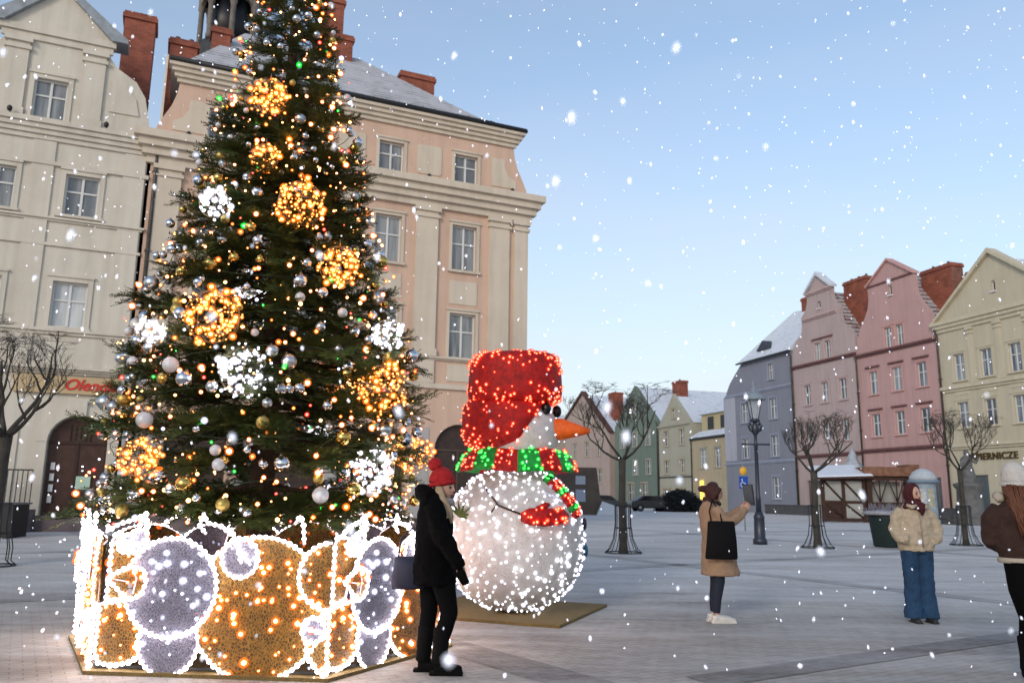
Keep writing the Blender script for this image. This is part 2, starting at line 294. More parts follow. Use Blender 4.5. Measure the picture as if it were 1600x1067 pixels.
def house(name,label,loc,ang,W_,D,outline,wm,wins=(),arches=(),bodies=(),group=None,th=.4,cat='building'):
    """wins: (cx,z0,w,h,(pane,frame,surround,sur_w,cross)); arches: hole outlines"""
    root=thing(name,label,cat,loc,ang,group)
    holes=[[(cx-w/2,z0),(cx+w/2,z0),(cx+w/2,z0+h),(cx-w/2,z0+h)] for cx,z0,w,h,*_ in wins]+list(arches)
    loops=[outline]+holes; tr=geometry.tessellate_polygon([[Vector((x,z,0)) for x,z in lp] for lp in loops])
    P=[p for lp in loops for p in lp]; fs=[]
    for a,b,c in tr:
        A,B,Cc=P[a],P[b],P[c]
        if (B[0]-A[0])*(Cc[1]-A[1])-(B[1]-A[1])*(Cc[0]-A[0])<0: b,c=c,b
        fs.append((a,b,c))
    m=MB(); m.add([(x,0,z) for x,z in P],fs)
    for lp,out_ in [(outline,True)]+[(h,False) for h in holes]:
        n=len(lp); d=th if out_ else .3
        m.add([(x,0,z) for x,z in lp]+[(x,d,z) for x,z in lp],[((i,i+n,(i+1)%n+n,(i+1)%n) if out_ else (i,(i+1)%n,(i+1)%n+n,i+n)) for i in range(n)])
    n=len(outline); t2=geometry.tessellate_polygon([[Vector((x,z,0)) for x,z in outline]]); m.add([(x,th,z) for x,z in outline],[tuple(t) for t in t2])
    for (x0,x1,z0,z1) in bodies: m.box(x0,x1,th-.01,D,z0,z1)
    m.build('wall',wm,root)
    for cx,z0,w,h,st in wins:
        fm_,pm_,sm_,lm_=win_mesh(w,h,*st)
        o=link('window',fm_,root,(cx,0,z0)); link('pane',pm_,o)
        if sm_: link('window_surround',sm_,o)
        link('sill',lm_,o)
    return root
def cornice(root,m,x0,x1,z0,z1,pr,steps=3,snow=None,ends=True):
    c=MB(); h=(z1-z0)/steps
    for i in range(steps):
        p=pr*(i+1)/steps; e=p if ends else 0
        c.box(x0-e,x1+e,-p,.02 if not ends else .02,z0+h*i,z0+h*(i+1)-.004 if i<steps-1 else z1)
    o=c.build('cornice',m,root)
    return o
def pilaster(root,m,x0,x1,z0,z1,pr=.12):
    c=MB(); c.box(x0,x1,-pr,.02,z0,z1)
    c.box(x0-.07,x1+.07,-pr-.06,.019,z1-.45,z1-.32).box(x0-.09,x1+.09,-pr-.09,.018,z1-.18,z1-.003).box(x0-.06,x1+.06,-pr-.05,.017,z0+.003,z0+.3)
    c.build('pilaster',m,root)
def panel(root,m,poly,pr=.03): MB().prism(poly,-pr,.02).build('panel',m,root)
def rect(x0,x1,z0,z1,r=0):
    if not r: return [(x0,z0),(x1,z0),(x1,z1),(x0,z1)]
    return arc(x1-r,z0+r,r,-90,0,5)+arc(x1-r,z1-r,r,0,90,5)+arc(x0+r,z1-r,r,90,180,5)+arc(x0+r,z0+r,r,180,270,5)
def chimney(root,x0,x1,y0,y1,z0,z1,pots=2):
    c=MB(); c.box(x0,x1,y0,y1,z0,z1-.3).box(x0-.08,x1+.08,y0-.08,y1+.08,z1-.3,z1-.12).box(x0-.03,x1+.03,y0-.03,y1+.03,z1-.12,z1)
    o=c.build('chimney',M_brick,root)
    p=MB()
    for i in range(pots):
        x=x0+(x1-x0)*(i+.5)/pots; p.lathe([(.1,0),(.12,.05),(.09,.25),(.1,.3)],8,(x,(y0+y1)/2,z1-.01))
    if pots: p.build('chimney_pot',mat('pot',(.12,.08,.06)),o)
def downpipe(root,x,z0,z1,y=-.12):
    m=MB(); m.tube([(x,y,z0),(x,y,z1-.5),(x,y-.02,z1-.3),(x,-.3,z1)],.07,8)
    for z in range(int(z0)+1,int(z1),3): m.box(x-.1,x+.1,y-.09,.02,z,z+.06)
    m.build('downpipe',M_gut,root)
def gabled_roof(root,m,W_,z0,zr,y0,y1,ov=.12,cx=None):
    cx=W_/2 if cx is None else cx
    r=MB(); r.prism([(-ov,z0),(W_+ov,z0),(cx,zr)],y0,y1)
    o=r.build('roof',m,root); return o
def lamp_small(root,x,z):
    m=MB(); m.lathe([(.02,0),(.07,.03),(.09,.14),(.05,.2),(.01,.22)],8,(x,-.35,z)).box(x-.015,x+.015,-.35,.0,z+.02,z+.05); m.build('floodlight',M_dark,root)

angL=math.atan2(.397,.918); dL=Vector((.918,.397))
def OL(t): return (.62-.918*t,34-.397*t,0)
P_or=plaster('apricot_plaster',(.60,.42,.32),amt=.42); P_cr=plaster('cream_trim',(.60,.52,.42),amt=.42); P_gr=plaster('grey_base',(.40,.385,.37))
P_lc=plaster('pale_cream_plaster',(.60,.555,.475),amt=.5); P_lt=plaster('pale_cream_trim',(.61,.56,.475),amt=.45)
RF_grey=roofmat('snowy_slate',(.22,.22,.23),(.44,.44,.46),.8,4)
stL=(M_pane,M_fr,P_cr,.13,True)
# ---- apricot house
Wd=15.3
curve=[(15.3,14.5),(15.22,14.9),(15.02,15.35),(14.80,15.8),(14.65,16.3),(14.56,16.95)]
outl=[(0.0,0.0),(15.29,0.0)]+[(min(x,15.29),z) for x,z in curve]+[(Wd-x+.01,z) for x,z in reversed(curve)]
bays=[Wd-t for t in (2.95,6.27,9.6,12.92)]
wn=[(x,14.72,1.05,1.28,stL) for x in bays]+[(x,10.82,1.1,1.98,stL) for x in bays]+[(x,7.08,1.15,1.88,stL) for x in bays]
def archhole(cx,w,z0,zs): return [(cx-w/2,z0),(cx+w/2,z0)]+arc(cx,zs,w/2,0,180,14)
ar=[archhole(x,2.1,.3,3.3) for x in bays]
apr=house('townhouse','tall apricot townhouse with cream pilasters and snowy hipped roof behind the Christmas tree',OL(15.3),angL,Wd,11,outl,P_or,wn,ar,[(.01,15.28,0,14.4),(.8,14.5,14.4,17.4)])
apr.name='townhouse'
# ground floor grey skirting + arched entrances
for x in bays:
    a=MB(); a.prism(archhole(x,1.96,.3,3.3),.2,.26); o=a.build('door',mat('door_brown',(.055,.035,.028),.5,vary=.4,scale=4),apr)
    b=MB(); b.box(x-.03,x+.03,.16,.2,.35,3.3).box(x-.97,x+.97,.155,.2,3.27,3.34); b.build('door_frame',mat('door_trim',(.09,.06,.045)),o)
sk=[(0,.02),(15.29,.02),(15.29,4.18)]
pr_=MB(); prev=0
for x in sorted(bays)+[16.59]:
    pr_=MB(); pr_.box(prev,x-1.3,-.04,.02,.02,4.18); pr_.build('plinth',P_gr,apr); prev=x+1.3
cornice(apr,P_cr,0,15.29,13.38,14.52,.62,4)
cornice(apr,P_cr,.72,14.57,16.78,17.46,.42,4)
cornice(apr,P_cr,0,15.29,5.75,5.95,.12,1); cornice(apr,P_cr,0,15.29,6.92,7.05,.16,2)
for t0,t1 in ((.02,.66),(.9,1.82),(4.15,5.1),(7.45,8.4),(10.75,11.7),(14.2,15.1)): pilaster(apr,P_cr,Wd-t1,Wd-t0,7.06,13.37)
for t0,t1 in ((.9,1.82),(4.15,5.1),(7.45,8.4),(10.75,11.7),(14.2,15.1)): panel(apr,P_cr,rect(Wd-t1,Wd-t0,5.96,6.9),.1)
for x in bays:
    panel(apr,P_cr,rect(x-.62,x+.62,9.35,10.35)); panel(apr,P_cr,rect(x-.62,x+.62,6.1,6.8))
for t in (4.62,7.92,11.25): panel(apr,P_cr,rect(Wd-t-.55,Wd-t+.55,14.85,16.15,.14))
for sgn,x0 in ((1,Wd-1.75),(-1,1.75)):
    pl=[(x0,14.85),(x0+sgn*1.15,14.85),(x0+sgn*1.15,15.2),(x0+sgn*.8,15.4),(x0+sgn*.62,15.75),(x0+sgn*.6,16.15),(x0,16.15)]
    panel(apr,P_cr,pl if sgn>0 else pl[::-1])
for t in (.9,4.7,14.1): lamp_small(apr,Wd-t,14.53)
# hipped bell-cast roof
def loopz(a,b,f,dz): return tuple(p+(q-p)*f+(0 if i<2 else dz) for i,(p,q) in enumerate(zip(a,b)))
e=[(.35,-.38,17.48),(14.95,-.38,17.48),(14.95,11.3,17.48),(.35,11.3,17.48)]
tp=[(3.2,5.5,22.6),(8.6,5.5,22.6),(8.6,5.55,22.6),(3.2,5.55,22.6)]
md=[loopz(a,b,.16,-.32) for a,b in zip(e,tp)]; m=MB(); vs=e+md+tp
m.add(vs,[(i,(i+1)%4,(i+1)%4+4,i+4) for i in range(4)]+[(i+4,(i+1)%4+4,(i+1)%4+8,i+8) for i in range(4)]+[(8,9,10,11),(3,2,1,0)])
rf=m.build('roof',RF_grey,apr)
s=MB(); s.tube([(.3,-.42,17.52),(15.0,-.42,17.52)],.1,8); s.tube([(15.0,-.42,17.52),(15.0,11,17.52)],.1,8); s.build('gutter',M_dark,apr)
s=MB(); s.box(1.2,13.9,.62,.66,18.05,18.2)
for i in range(24): s.box(1.3+i*.54,1.33+i*.54,.6,.63,17.9,18.22)
s.build('snow_guard',M_gut,rf)
chimney(apr,.14,1.23,3.3,4.2,16.5,20.4); chimney(apr,1.75,2.5,3.2,4.0,17.5,21.3,0)
chimney(apr,6.3,8.1,4.8,5.7,20,23.3,0); chimney(apr,6.35,7.62,4.95,5.6,23.29,25.25); chimney(apr,10.65,12.4,5.2,6.1,18.5,22.35,0)
downpipe(apr,.2,.4,14.2)
# ---- pale cream house at the left edge
Wc=6.6
gr_=[(6.59,14.3),(6.5,15.0),(6.3,15.9),(5.95,16.45),(5.3,16.85),(5.0,17.2),(4.95,17.8)]
outc=[(0.01,0),(6.59,0)]+gr_+[(6.6-x,z) for x,z in reversed(gr_)]
stC=(M_pane,M_fr,P_lt,.16,True); stC2=(panemat('pane_net',(.30,.32,.33),(.55,.57,.57)),M_fr,P_lt,.16,True)
cb=[6.6-5.05,6.6-2.0]   # two bays
cb=[2.0,4.6]
wc=[(3.25,14.42,1.05,1.5,stC)]+[(x,11.0,1.08,1.5,stC) for x in cb]+[(x,7.0,1.08,1.6,stC2) for x in cb]
dr=archhole(5.37,1.8,.24,3.1)
crm=house('gabled_house','pale cream house with curved baroque gable and arched brown door beside the railing',OL(22.0),angL,Wc,10,outc,P_lc,wc,[dr],[(.02,6.58,0,14.2)])
gabled_roof(crm,RF_grey,Wc,14.1,17.6,.39,10)
cornice(crm,P_lt,.01,6.59,13.62,14.32,.32,4); cornice(crm,P_lt,.01,6.59,12.72,12.86,.1,1)
cornice(crm,P_lt,.01,6.59,10.70,10.84,.14,2); cornice(crm,P_lt,.01,6.59,9.82,9.92,.08,1); cornice(crm,P_lt,.01,6.59,6.72,6.92,.16,2); cornice(crm,P_lt,.01,6.59,5.38,5.6,.3,3)
for x0,x1 in ((.05,.75),(5.85,6.55),(2.95,3.65)):
    c=MB(); c.box(x0,x1,-.06,.02,5.61,13.6); c.build('pilaster',P_lt,crm)
for x0,x1 in ((1.75,2.45),(4.2,4.9)): pilaster(crm,P_lt,x0,x1,14.34,17.3,.1)
panel(crm,P_lt,[(5.15,15.1),(6.15,15.1),(6.0,15.75),(5.6,16.2),(5.15,16.4)],.05); panel(crm,P_lt,[(.6,15.75),(.45,15.1),(1.45,15.1),(1.45,16.4),(1.0,16.2)],.05)
cornice(crm,P_lt,1.6,5.0,17.3,17.8,.16,2)
m=MB(); m.prism([(1.2,17.8),(5.4,17.8),(3.3,19.45)],-.1,.5); m.build('pediment',P_lc,crm)
m=MB(); m.prism([(5.02,17.76),(5.55,17.76),(5.55,17.9),(3.3,19.68),(1.05,17.9),(1.05,17.76),(1.58,17.76),(3.3,19.45)],-.3,.6); m.build('gable_coping',mat('zinc',(.30,.33,.36),.5,vary=.3),crm)
for x in (2.15,5.15): lamp_small(crm,x,14.34)
chimney(crm,5.1,6.25,2.6,3.7,15,20.75,1)
a=MB(); a.prism(archhole(5.37,1.7,.24,3.1),.22,.3); dd=a.build('door',mat('door_red_brown',(.075,.035,.025),.5,vary=.4,scale=4),crm)
b=MB(); b.box(5.33,5.41,.18,.22,.3,3.1).box(4.52,6.22,.17,.22,3.05,3.15)
for i in range(5): b.box(5.1+i*.15,5.12+i*.15,.17,.22,3.15,3.7)
b.build('door_frame',mat('door_trim2',(.05,.028,.02)),dd)
b=MB(); b.box(5.42,5.86,.15,.17,1.55,1.98); b.build('notice',mat('notice_green',(.45,.6,.48)),dd)
for i in range(4): b=MB(); b.box(4.63,4.76,.14,.165,1.1+i*.36,1.34+i*.36); b.build('notice',mat('notice_white',(.6,.6,.6)),dd)
m=MB(); out_a=archhole(5.37,2.5,.24,3.1); 
pts=arc(5.37,3.1,1.25,0,180,14); pin=arc(5.37,3.1,.92,180,0,14); m.prism(pts+pin,-.08,.02); m.box(6.29,6.59,-.08,.02,.24,3.09).box(4.12,4.45,-.08,.02,.24,3.09); m.box(5.2,5.54,-.16,.02,3.98,4.5); m.build('door_surround',P_lt,crm)
panel(crm,P_lt,rect(1.0,3.6,.8,3.6,.1),.05)
sb=MB(); sb.box(3.3,6.45,-.14,-.02,4.72,5.3); sg=sb.build('sign_board',mat('sign_beige',(.50,.38,.22)),crm)
def text(s,size,parent,loc,m,rot=(R(90),0,0),shear=0,ext=.015,align='LEFT',space=1,name='lettering',off=0):
    c=bpy.data.curves.new(name,'FONT'); c.body=s; c.size=size; c.extrude=ext; c.shear=shear; c.align_x=align; c.space_character=space; c.offset=off; c.materials.append(m)
    t=bpy.data.objects.new(name,c); COL.objects.link(t); me=bpy.data.meshes.new_from_object(t.evaluated_get(bpy.context.evaluated_depsgraph_get())); bpy.data.objects.remove(t)
    return link(name,me,parent,loc,rot)
text('Olendia',.52,sg,(4.75,-.16,4.86),mat('sign_red',(.62,.04,.03)),shear=.35,off=.008)

# ---- right row
dRt=Vector((.289,-.957)); angR=math.atan2(-.957,.289)
def OR(t,b=(29.1,61)): return (b[0]-.289*t,b[1]+.957*t,0)
RF_t=roofmat('snowy_tiles',(.16,.075,.05),(.42,.43,.46),.62,2.6); RF_w=roofmat('snow_roof',(.3,.28,.28),(.60,.64,.70),1.0,3)
P_p1=plaster('dusty_pink_plaster',(.43,.34,.33),amt=.35); P_p2=plaster('rose_pink_plaster',(.47,.30,.285),amt=.35); P_bl=plaster('blue_grey_plaster',(.22,.23,.275),amt=.3); P_yl=plaster('yellow_cream_plaster',(.50,.455,.345),amt=.35)
P_yt=plaster('pale_yellow_trim',(.54,.49,.37)); P_p1t=plaster('pink_trim',(.50,.37,.36)); P_p2t=plaster('rose_trim',(.56,.33,.31)); P_blt=plaster('blue_trim',(.30,.33,.42))
M_l1=mat('ledge_dark',(.17,.08,.08),.8,vary=.3)
def ledge(root,m,x0,x1,z,h=.16,p=.22):
    c=MB(); c.box(x0,x1,-p,.02,z,z+h).box(x0,x1,-p*.5,.019,z-h*.8,z-.003); c.build('ledge',m,root)
def rowwins(xs,z,w,h,st): return [(x,z,w,h,st) for x in xs]
# yellow cream (shop)
st=(M_paneb,M_fr,P_yt,.14,True); xs4=(1.65,3.85,6.05,8.25)
W3=9.9; o3=[(.01,0),(9.89,0),(9.89,14.1),(4.95,17.9),(.01,14.1)]
shp=[[(x-w/2,.5),(x+w/2,.5),(x+w/2,3.3),(x-w/2,3.3)] for x,w in ((2.5,1.2),(4.9,1.7),(7.6,1.7))]
yel=house('townhouse','yellow-cream townhouse with a triangular gable and dark shop lettering above its ground floor',OR(-4.8),angR,W3,11,o3,P_yl,rowwins(xs4,9.75,.92,1.85,st)+rowwins(xs4,6.5,.92,1.75,st)+[(4.95,15.3,.3,.7,(M_dark,M_fr,None,.02,False))],shp,[(.02,9.88,0,14.0)])
gabled_roof(yel,RF_w,W3,14.05,17.75,.39,11)
m=MB(); m.prism([(-.25,14.1),(.0,14.1),(4.95,17.93),(9.9,14.1),(10.15,14.1),(4.95,18.25)],-.3,.5); m.build('gable_coping',P_yt,yel)
cornice(yel,P_yt,.01,9.89,13.3,14.08,.35,3); ledge(yel,P_yt,.01,9.89,9.2,.22); ledge(yel,P_yt,.01,9.89,5.2,.2)
for x in (2.75,4.95,7.15): pilaster(yel,P_yt,x-.2,x+.2,9.45,13.28,.07)
for x in xs4: panel(yel,P_yt,rect(x-.6,x+.6,8.75,9.1))
for h in shp: m=MB(); m.box(h[0][0],h[1][0],.18,.22,.5,3.3); m.build('shop_window',panemat('pane_shop',(.04,.06,.07),(.12,.15,.14)),yel)
text('PAPIERNICZE',.62,yel,(1.55,-.06,4.3),mat('letter_dark',(.07,.045,.015)),space=1.1,ext=.04,off=.01)
downpipe(yel,.0,.3,13.6)
# rose pink
st=(M_paneb,M_fr,P_p2t,.12,True)
c2=[(8.39,13.1),(8.2,14.2),(7.75,15.2),(7.2,15.9),(6.75,16.6),(6.6,17.3),(6.6,18.4)]
o2=[(.01,0),(8.39,0)]+c2+[(4.2,20.0)]+[(8.4-x,z) for x,z in reversed(c2)]
x3=(1.75,4.25,6.7)
sh2=[[(x-w/2,.4),(x+w/2,.4),(x+w/2,3.2),(x-w/2,3.2)] for x,w in ((1.6,1.2),(4.2,1.3),(6.8,1.6))]
pk2=house('townhouse','rose-pink townhouse with a bell-shaped gable between the pale pink and yellow houses',OR(3.6),angR,8.4,11,o2,P_p2,rowwins(x3,9.75,.95,1.8,st)+rowwins(x3,6.45,.95,1.75,st)+rowwins((3.65,4.85),13.15,.75,1.6,st)+[(4.2,17.2,.35,.8,(M_dark,M_fr,None,.02,False))],sh2,[(.02,8.38,0,13.0)])
gabled_roof(pk2,RF_t,8.4,13.0,19.0,.39,11); ledge(pk2,M_l1,.01,8.39,12.95); ledge(pk2,M_l1,.01,8.39,5.35)
m=MB(); m.prism([(6.72,18.3),(6.72,18.45),(4.2,20.15),(1.68,18.45),(1.68,18.3),(4.2,19.98)],-.2,.5); m.build('gable_coping',P_p2t,pk2)
m=MB(); m.box(1.9,6.5,-.12,.02,18.28,18.4); m.build('ledge',M_l1,pk2)
for x in x3:
    for z in (11.75,8.4): m=MB(); m.box(x-.75,x+.75,-.16,.02,z+.1,z+.22); m.build('window_hood',M_l1,pk2)
for h in sh2: m=MB(); m.box(h[0][0],h[1][0],.18,.22,.4,3.2); m.build('shop_window',panemat('pane_shop2',(.05,.05,.06),(.16,.14,.15)),pk2)
chimney(pk2,5.1,8.0,2.2,3.3,15,19.0,2); chimney(pk2,8.3,9.3,3.2,4.0,15,18.2,0); downpipe(pk2,.05,.3,13.0)
# pale pink
st=(M_paneb,M_fr,P_p1t,.12,True)
c1=[(8.39,13.4),(8.3,14.7),(7.7,15.6),(6.85,16.2),(6.7,17.0),(6.75,17.6),(6.1,18.2),(5.8,18.9),(5.8,19.6)]
o1=[(.01,0),(8.39,0)]+c1+[(4.2,21.0)]+[(8.4-x,z) for x,z in reversed(c1)]
x1=(2.0,4.3,6.6)
sh1=[[(x-w/2,.4),(x+w/2,.4),(x+w/2,3.2),(x-w/2,3.2)] for x,w in ((2.0,1.6),(6.2,1.4))]
pk1=house('townhouse','pale dusty-pink townhouse with a tall stepped curved gable beside the blue-grey house',OR(12.0),angR,8.4,11,o1,P_p1,rowwins(x1,9.75,.9,1.75,st)+rowwins(x1,6.4,.9,1.7,st)+rowwins((3.7,5.0),13.5,.75,1.5,st)+[(4.2,18.0,.4,.6,(M_dark,M_fr,None,.02,False))],sh1,[(.02,8.38,0,13.3)])
gabled_roof(pk1,RF_t,8.4,13.3,19.6,.39,11); ledge(pk1,M_l1,.01,8.39,13.25); ledge(pk1,M_l1,.01,8.39,5.25); ledge(pk1,P_p1t,2.0,6.4,17.3); ledge(pk1,P_p1t,2.5,5.9,19.5)
m=MB(); m.prism([(6.0,19.55),(6.0,19.75),(4.2,21.3),(2.4,19.75),(2.4,19.55),(4.2,20.98)],-.25,.5); m.build('gable_coping',RF_w,pk1)
m=MB(); m.box(3.0,5.7,-.12,.02,15.25,15.4); m.build('window_hood',M_l1,pk1)
for h in sh1: m=MB(); m.box(h[0][0],h[1][0],.18,.22,.4,3.2); m.build('shop_window',MATS['pane_shop2'],pk1)
chimney(pk1,4.9,7.6,2.1,3.2,15,20.3,3); downpipe(pk1,.05,.3,13.4)
# blue grey
st=(M_paneb,M_fr,P_blt,.12,True)
ob=[(.3,0),(11.99,0),(11.99,15.0),(3.8,15.0),(2.5,14.0),(1.5,13.2),(.8,12.3),(.7,11.9),(.3,11.9)]
xb=(4.0,8.8)
blu=house('townhouse','blue-grey corner house with a snowy hipped roof behind the street lamp',OR(24.0),angR,12,11,ob,P_bl,rowwins(xb,9.0,1.15,1.95,st)+rowwins(xb,5.5,1.15,1.95,st)+rowwins((8.8,),1.6,1.2,2.0,st)+rowwins((8.7,),12.75,.85,1.5,st),(),[(.31,11.98,0,11.9),(3.9,11.98,11.9,15.0)])
m=MB(); e=[(3.5,-.35,15.0),(12.0,-.35,15.0),(12.0,11,15.0),(3.5,11,15.0)]; tp=[(7.0,4.2,20.0),(12.0,4.2,19.6),(12.0,6,19.6),(7.0,6,20.0)]
m.add(e+tp,[(0,1,5,4),(1,2,6,5),(2,3,7,6),(3,0,4,7),(4,5,6,7),(3,2,1,0)]); rfb=m.build('roof',RF_w,blu)
m=MB(); m.prism([(6.0,15.9),(8.2,15.9),(7.1,16.8)],.3,2.2); m.build('dormer',mat('dark_dormer',(.05,.06,.08)),rfb)
m=MB(); m.box(3.4,12.0,-.45,-.3,14.85,15.0); m.build('gutter',M_dark,blu)
ledge(blu,P_blt,.7,11.98,11.85,.15,.15); ledge(blu,P_blt,.3,11.98,5.0,.15,.15)
m=MB(); m.box(.3,2.4,-.05,.02,5.3,11.8); m.build('panel',plaster('blue_light',(.38,.385,.44)),blu)
chimney(blu,8.5,10.3,4.0,5.0,18,21.0,1); downpipe(blu,11.95,.3,14.8)
# ---- far row
def OF(t): return OR(t,(22.9,86))
P_fb=plaster('far_beige',(.42,.35,.24)); P_fc=plaster('far_cream',(.38,.365,.29)); P_fg=plaster('far_green',(.16,.20,.165)); P_fp=plaster('far_pinkish',(.40,.315,.275)); P_fx=plaster('far_brown',(.33,.26,.21))
sb_=(M_paneb,M_fr,P_fc,.14,True); sdk=(panemat('pane_dark',(.03,.04,.045),(.14,.15,.15)),M_fr,P_fb,.12,True)
bei=house('townhouse','low beige house with a snowy mansard roof beside the blue-grey house',OF(7.3),angR,7.3,10,[(.01,0),(7.29,0),(7.29,8.3),(.01,8.3)],P_fb,rowwins((2.6,),4.9,1.4,2.1,sb_)+rowwins((5.6,),4.9,1.2,2.1,sb_),(),[(.02,7.28,0,8.2)])
m=MB(); m.box(.9,7.0,.9,9.5,8.9,11.0); m.build('attic_wall',plaster('far_ochre',(.46,.39,.23)),bei)
for x in (2.9,5.6): m=MB(); m.box(x-.6,x+.6,.84,.92,9.2,10.6); m.build('attic_window',M_dark,bei)
m=MB(); m.add([(-.2,-.3,8.3),(7.5,-.3,8.3),(7.5,10,8.3),(-.2,10,8.3),(.6,.8,9.1),(7.2,.8,9.1),(7.2,9.6,9.1),(.6,9.6,9.1)],[(0,1,5,4),(1,2,6,5),(2,3,7,6),(3,0,4,7),(4,5,6,7),(3,2,1,0)]); m.build('lower_roof',RF_w,bei)
m=MB(); m.add([(.5,.6,10.95),(7.3,.6,10.95),(7.3,10,10.95),(.5,10,10.95),(1.6,4,13.2),(7.0,4,13.2),(7.0,5,13.2),(1.6,5,13.2)],[(0,1,5,4),(1,2,6,5),(2,3,7,6),(3,0,4,7),(4,5,6,7),(3,2,1,0)]); m.build('roof',RF_w,bei)
ledge(bei,M_dark,.01,7.29,8.15,.12,.3); chimney(bei,3.0,4.4,3.6,4.4,12,14.0,0); downpipe(bei,.1,.3,8.2)
m=MB(); m.box(2.0,2.5,-.2,-.05,1.5,3.5); sg=m.build('lit_sign',emat('sign_glow',(1,.62,.08),1.6),bei)
fcm=house('townhouse','narrow greyish-cream gabled house between the green house and the low beige house',OF(15.4),angR,8.0,11,[(.01,0),(7.99,0),(7.99,10.3),(4.9,13.0),(4.0,14.0),(3.1,13.0),(.01,10.3)],P_fc,rowwins((2.0,5.9),7.75,1.15,1.8,sdk)+rowwins((2.0,5.9),4.4,1.15,1.6,sdk)+rowwins((4.0,),11,.9,1.1,sdk)+rowwins((2.0,5.6),1.0,2.0,1.6,sdk),(),[(.02,7.98,0,10.2)])
gabled_roof(fcm,RF_w,8.0,10.2,13.7,.39,14); ledge(fcm,P_fc,.01,7.99,10.1); ledge(fcm,M_gut,.01,7.99,4.0,.1,.1); downpipe(fcm,.05,.3,10)
grn=house('townhouse','dark green gabled house with a snowy roof behind a bare tree',OF(28.6),angR,13.1,11,[(.01,0),(13.09,0),(13.09,11.0),(6.5,16.3),(.01,11.2)],P_fg,rowwins((2.5,6.5,10.3),8.2,1.3,1.8,sb_)+rowwins((2.5,6.5,10.3),4.5,1.3,1.8,sb_)+rowwins((6.5,),12.3,1.2,1.5,sb_)+rowwins((5.0,9.0),.5,1.9,2.9,sdk),(),[(.02,13.08,0,11.0)])
gabled_roof(grn,RF_w,13.1,11.0,16.1,.39,15,cx=6.5); chimney(grn,9.6,11.6,4,5.2,13,16.6,1); downpipe(grn,13.0,.3,11)
pnk=house('townhouse','pinkish-brown gabled house behind the carrot nose of the glowing snowman',OF(48.5),angR,18.0,11,[(.01,0),(17.99,0),(17.99,10.8),(8,17.4),(.01,13.6)],P_fp,rowwins((4.5,9.5,14.0),7.6,1.6,2.2,sdk)+rowwins((4.5,9.5,14.5),3.6,1.6,2.0,sdk)+rowwins((8.,11.0),12.0,1.2,1.6,sdk),(),[(.02,17.98,0,10.8)])
gabled_roof(pnk,RF_w,18.0,10.8,17.2,.39,15,cx=8.0); chimney(pnk,13.2,15.2,2,3.5,12,16.9,1); chimney(pnk,16.3,17.6,4,5,11,16.5,0)
m=MB(); m.prism([(-.4,13.4),(8,17.35),(18.3,10.6),(18.3,10.9),(8,17.8),(-.4,13.8)],-.3,.5); m.build('gable_coping',mat('dark_tile',(.09,.045,.035)),pnk)
fbr=house('townhouse','brown far house with a snowy roof at the end of the row behind the snowman',OF(64),angR,15.3,11,[(.01,0),(15.29,0),(15.29,11),(7.6,15.5),(.01,11)],P_fx,rowwins((4,8,12),7.6,1.6,2.0,sdk),(),[(.02,15.28,0,10.9)])
gabled_roof(fbr,RF_w,15.3,10.9,15.3,.39,15)
exec_marker=1
#@@PART2
# ------------------------------------------------------------------ light bulbs
ICO=MB()
def icomesh(name,r,mats,r2=None,sub=1):
    bm=bmesh.new(); bmesh.ops.create_icosphere(bm,subdivisions=sub,radius=r)
    if r2:
        n=len(bm.faces); bmesh.ops.create_icosphere(bm,subdivisions=2,radius=r2)
        for i,f in enumerate(bm.faces): f.material_index=0 if i<n else 1
    for f in bm.faces: f.smooth=True
    me=bpy.data.meshes.new(name); bm.to_mesh(me); bm.free()
    for m in mats: me.materials.append(m)
    return me
E_warm=emat('bulb_warm',(1,.50,.20),16.0); V_warm=halomat('halo_orange',(1,.16,.02),1.0,.42)
E_amb=emat('bulb_amber',(1,.42,.10),6.0); V_amb=halomat('halo_amber',(1,.17,.01),1.2,.33)
E_cold=emat('bulb_cold',(.95,.93,1),7); V_cold=halomat('halo_cold',(.75,.76,1),.9,.3)
E_red=emat('bulb_red',(1,.30,.16),3.2); V_red=halomat('halo_red',(1,.03,.01),1.2,.5)
E_grn=emat('bulb_green',(.35,1,.4),1.8); V_grn=halomat('halo_green',(.0,.9,.05),.9,.5)
E_pink=emat('bulb_pink',(1,.35,.3),2.5)
def bulbmesh(core,halo,r,k=1.8): return icomesh('bulb',r,[core,halo],r*k)  # emissive core inside an added glowing shell that stands in for its halo
def joined(name,me,pts,sizes,parent,kind='stuff'):
    n=len(me.vertices); co=np.empty(n*3); me.vertices.foreach_get('co',co); co=co.reshape(-1,3)
    fs=np.array([list(p.vertices) for p in me.polygons]); mi=np.array([p.material_index for p in me.polygons])
    k=len(pts)
    if not k: return None
    V=(co[None]*np.array(sizes)[:,None,None]+np.array([tuple(p) for p in pts])[:,None,:]).reshape(-1,3)
    Fa=(fs[None]+(np.arange(k)*n)[:,None,None]).reshape(-1,fs.shape[1])
    m=bpy.data.meshes.new(name); m.from_pydata(V.tolist(),[],Fa.tolist())
    for q in me.materials: m.materials.append(q)
    m.polygons.foreach_set('material_index',np.tile(mi,k)); m.polygons.foreach_set('use_smooth',[True]*len(m.polygons)); m.update()
    o=link(name,m,parent); o['kind']=kind; return o
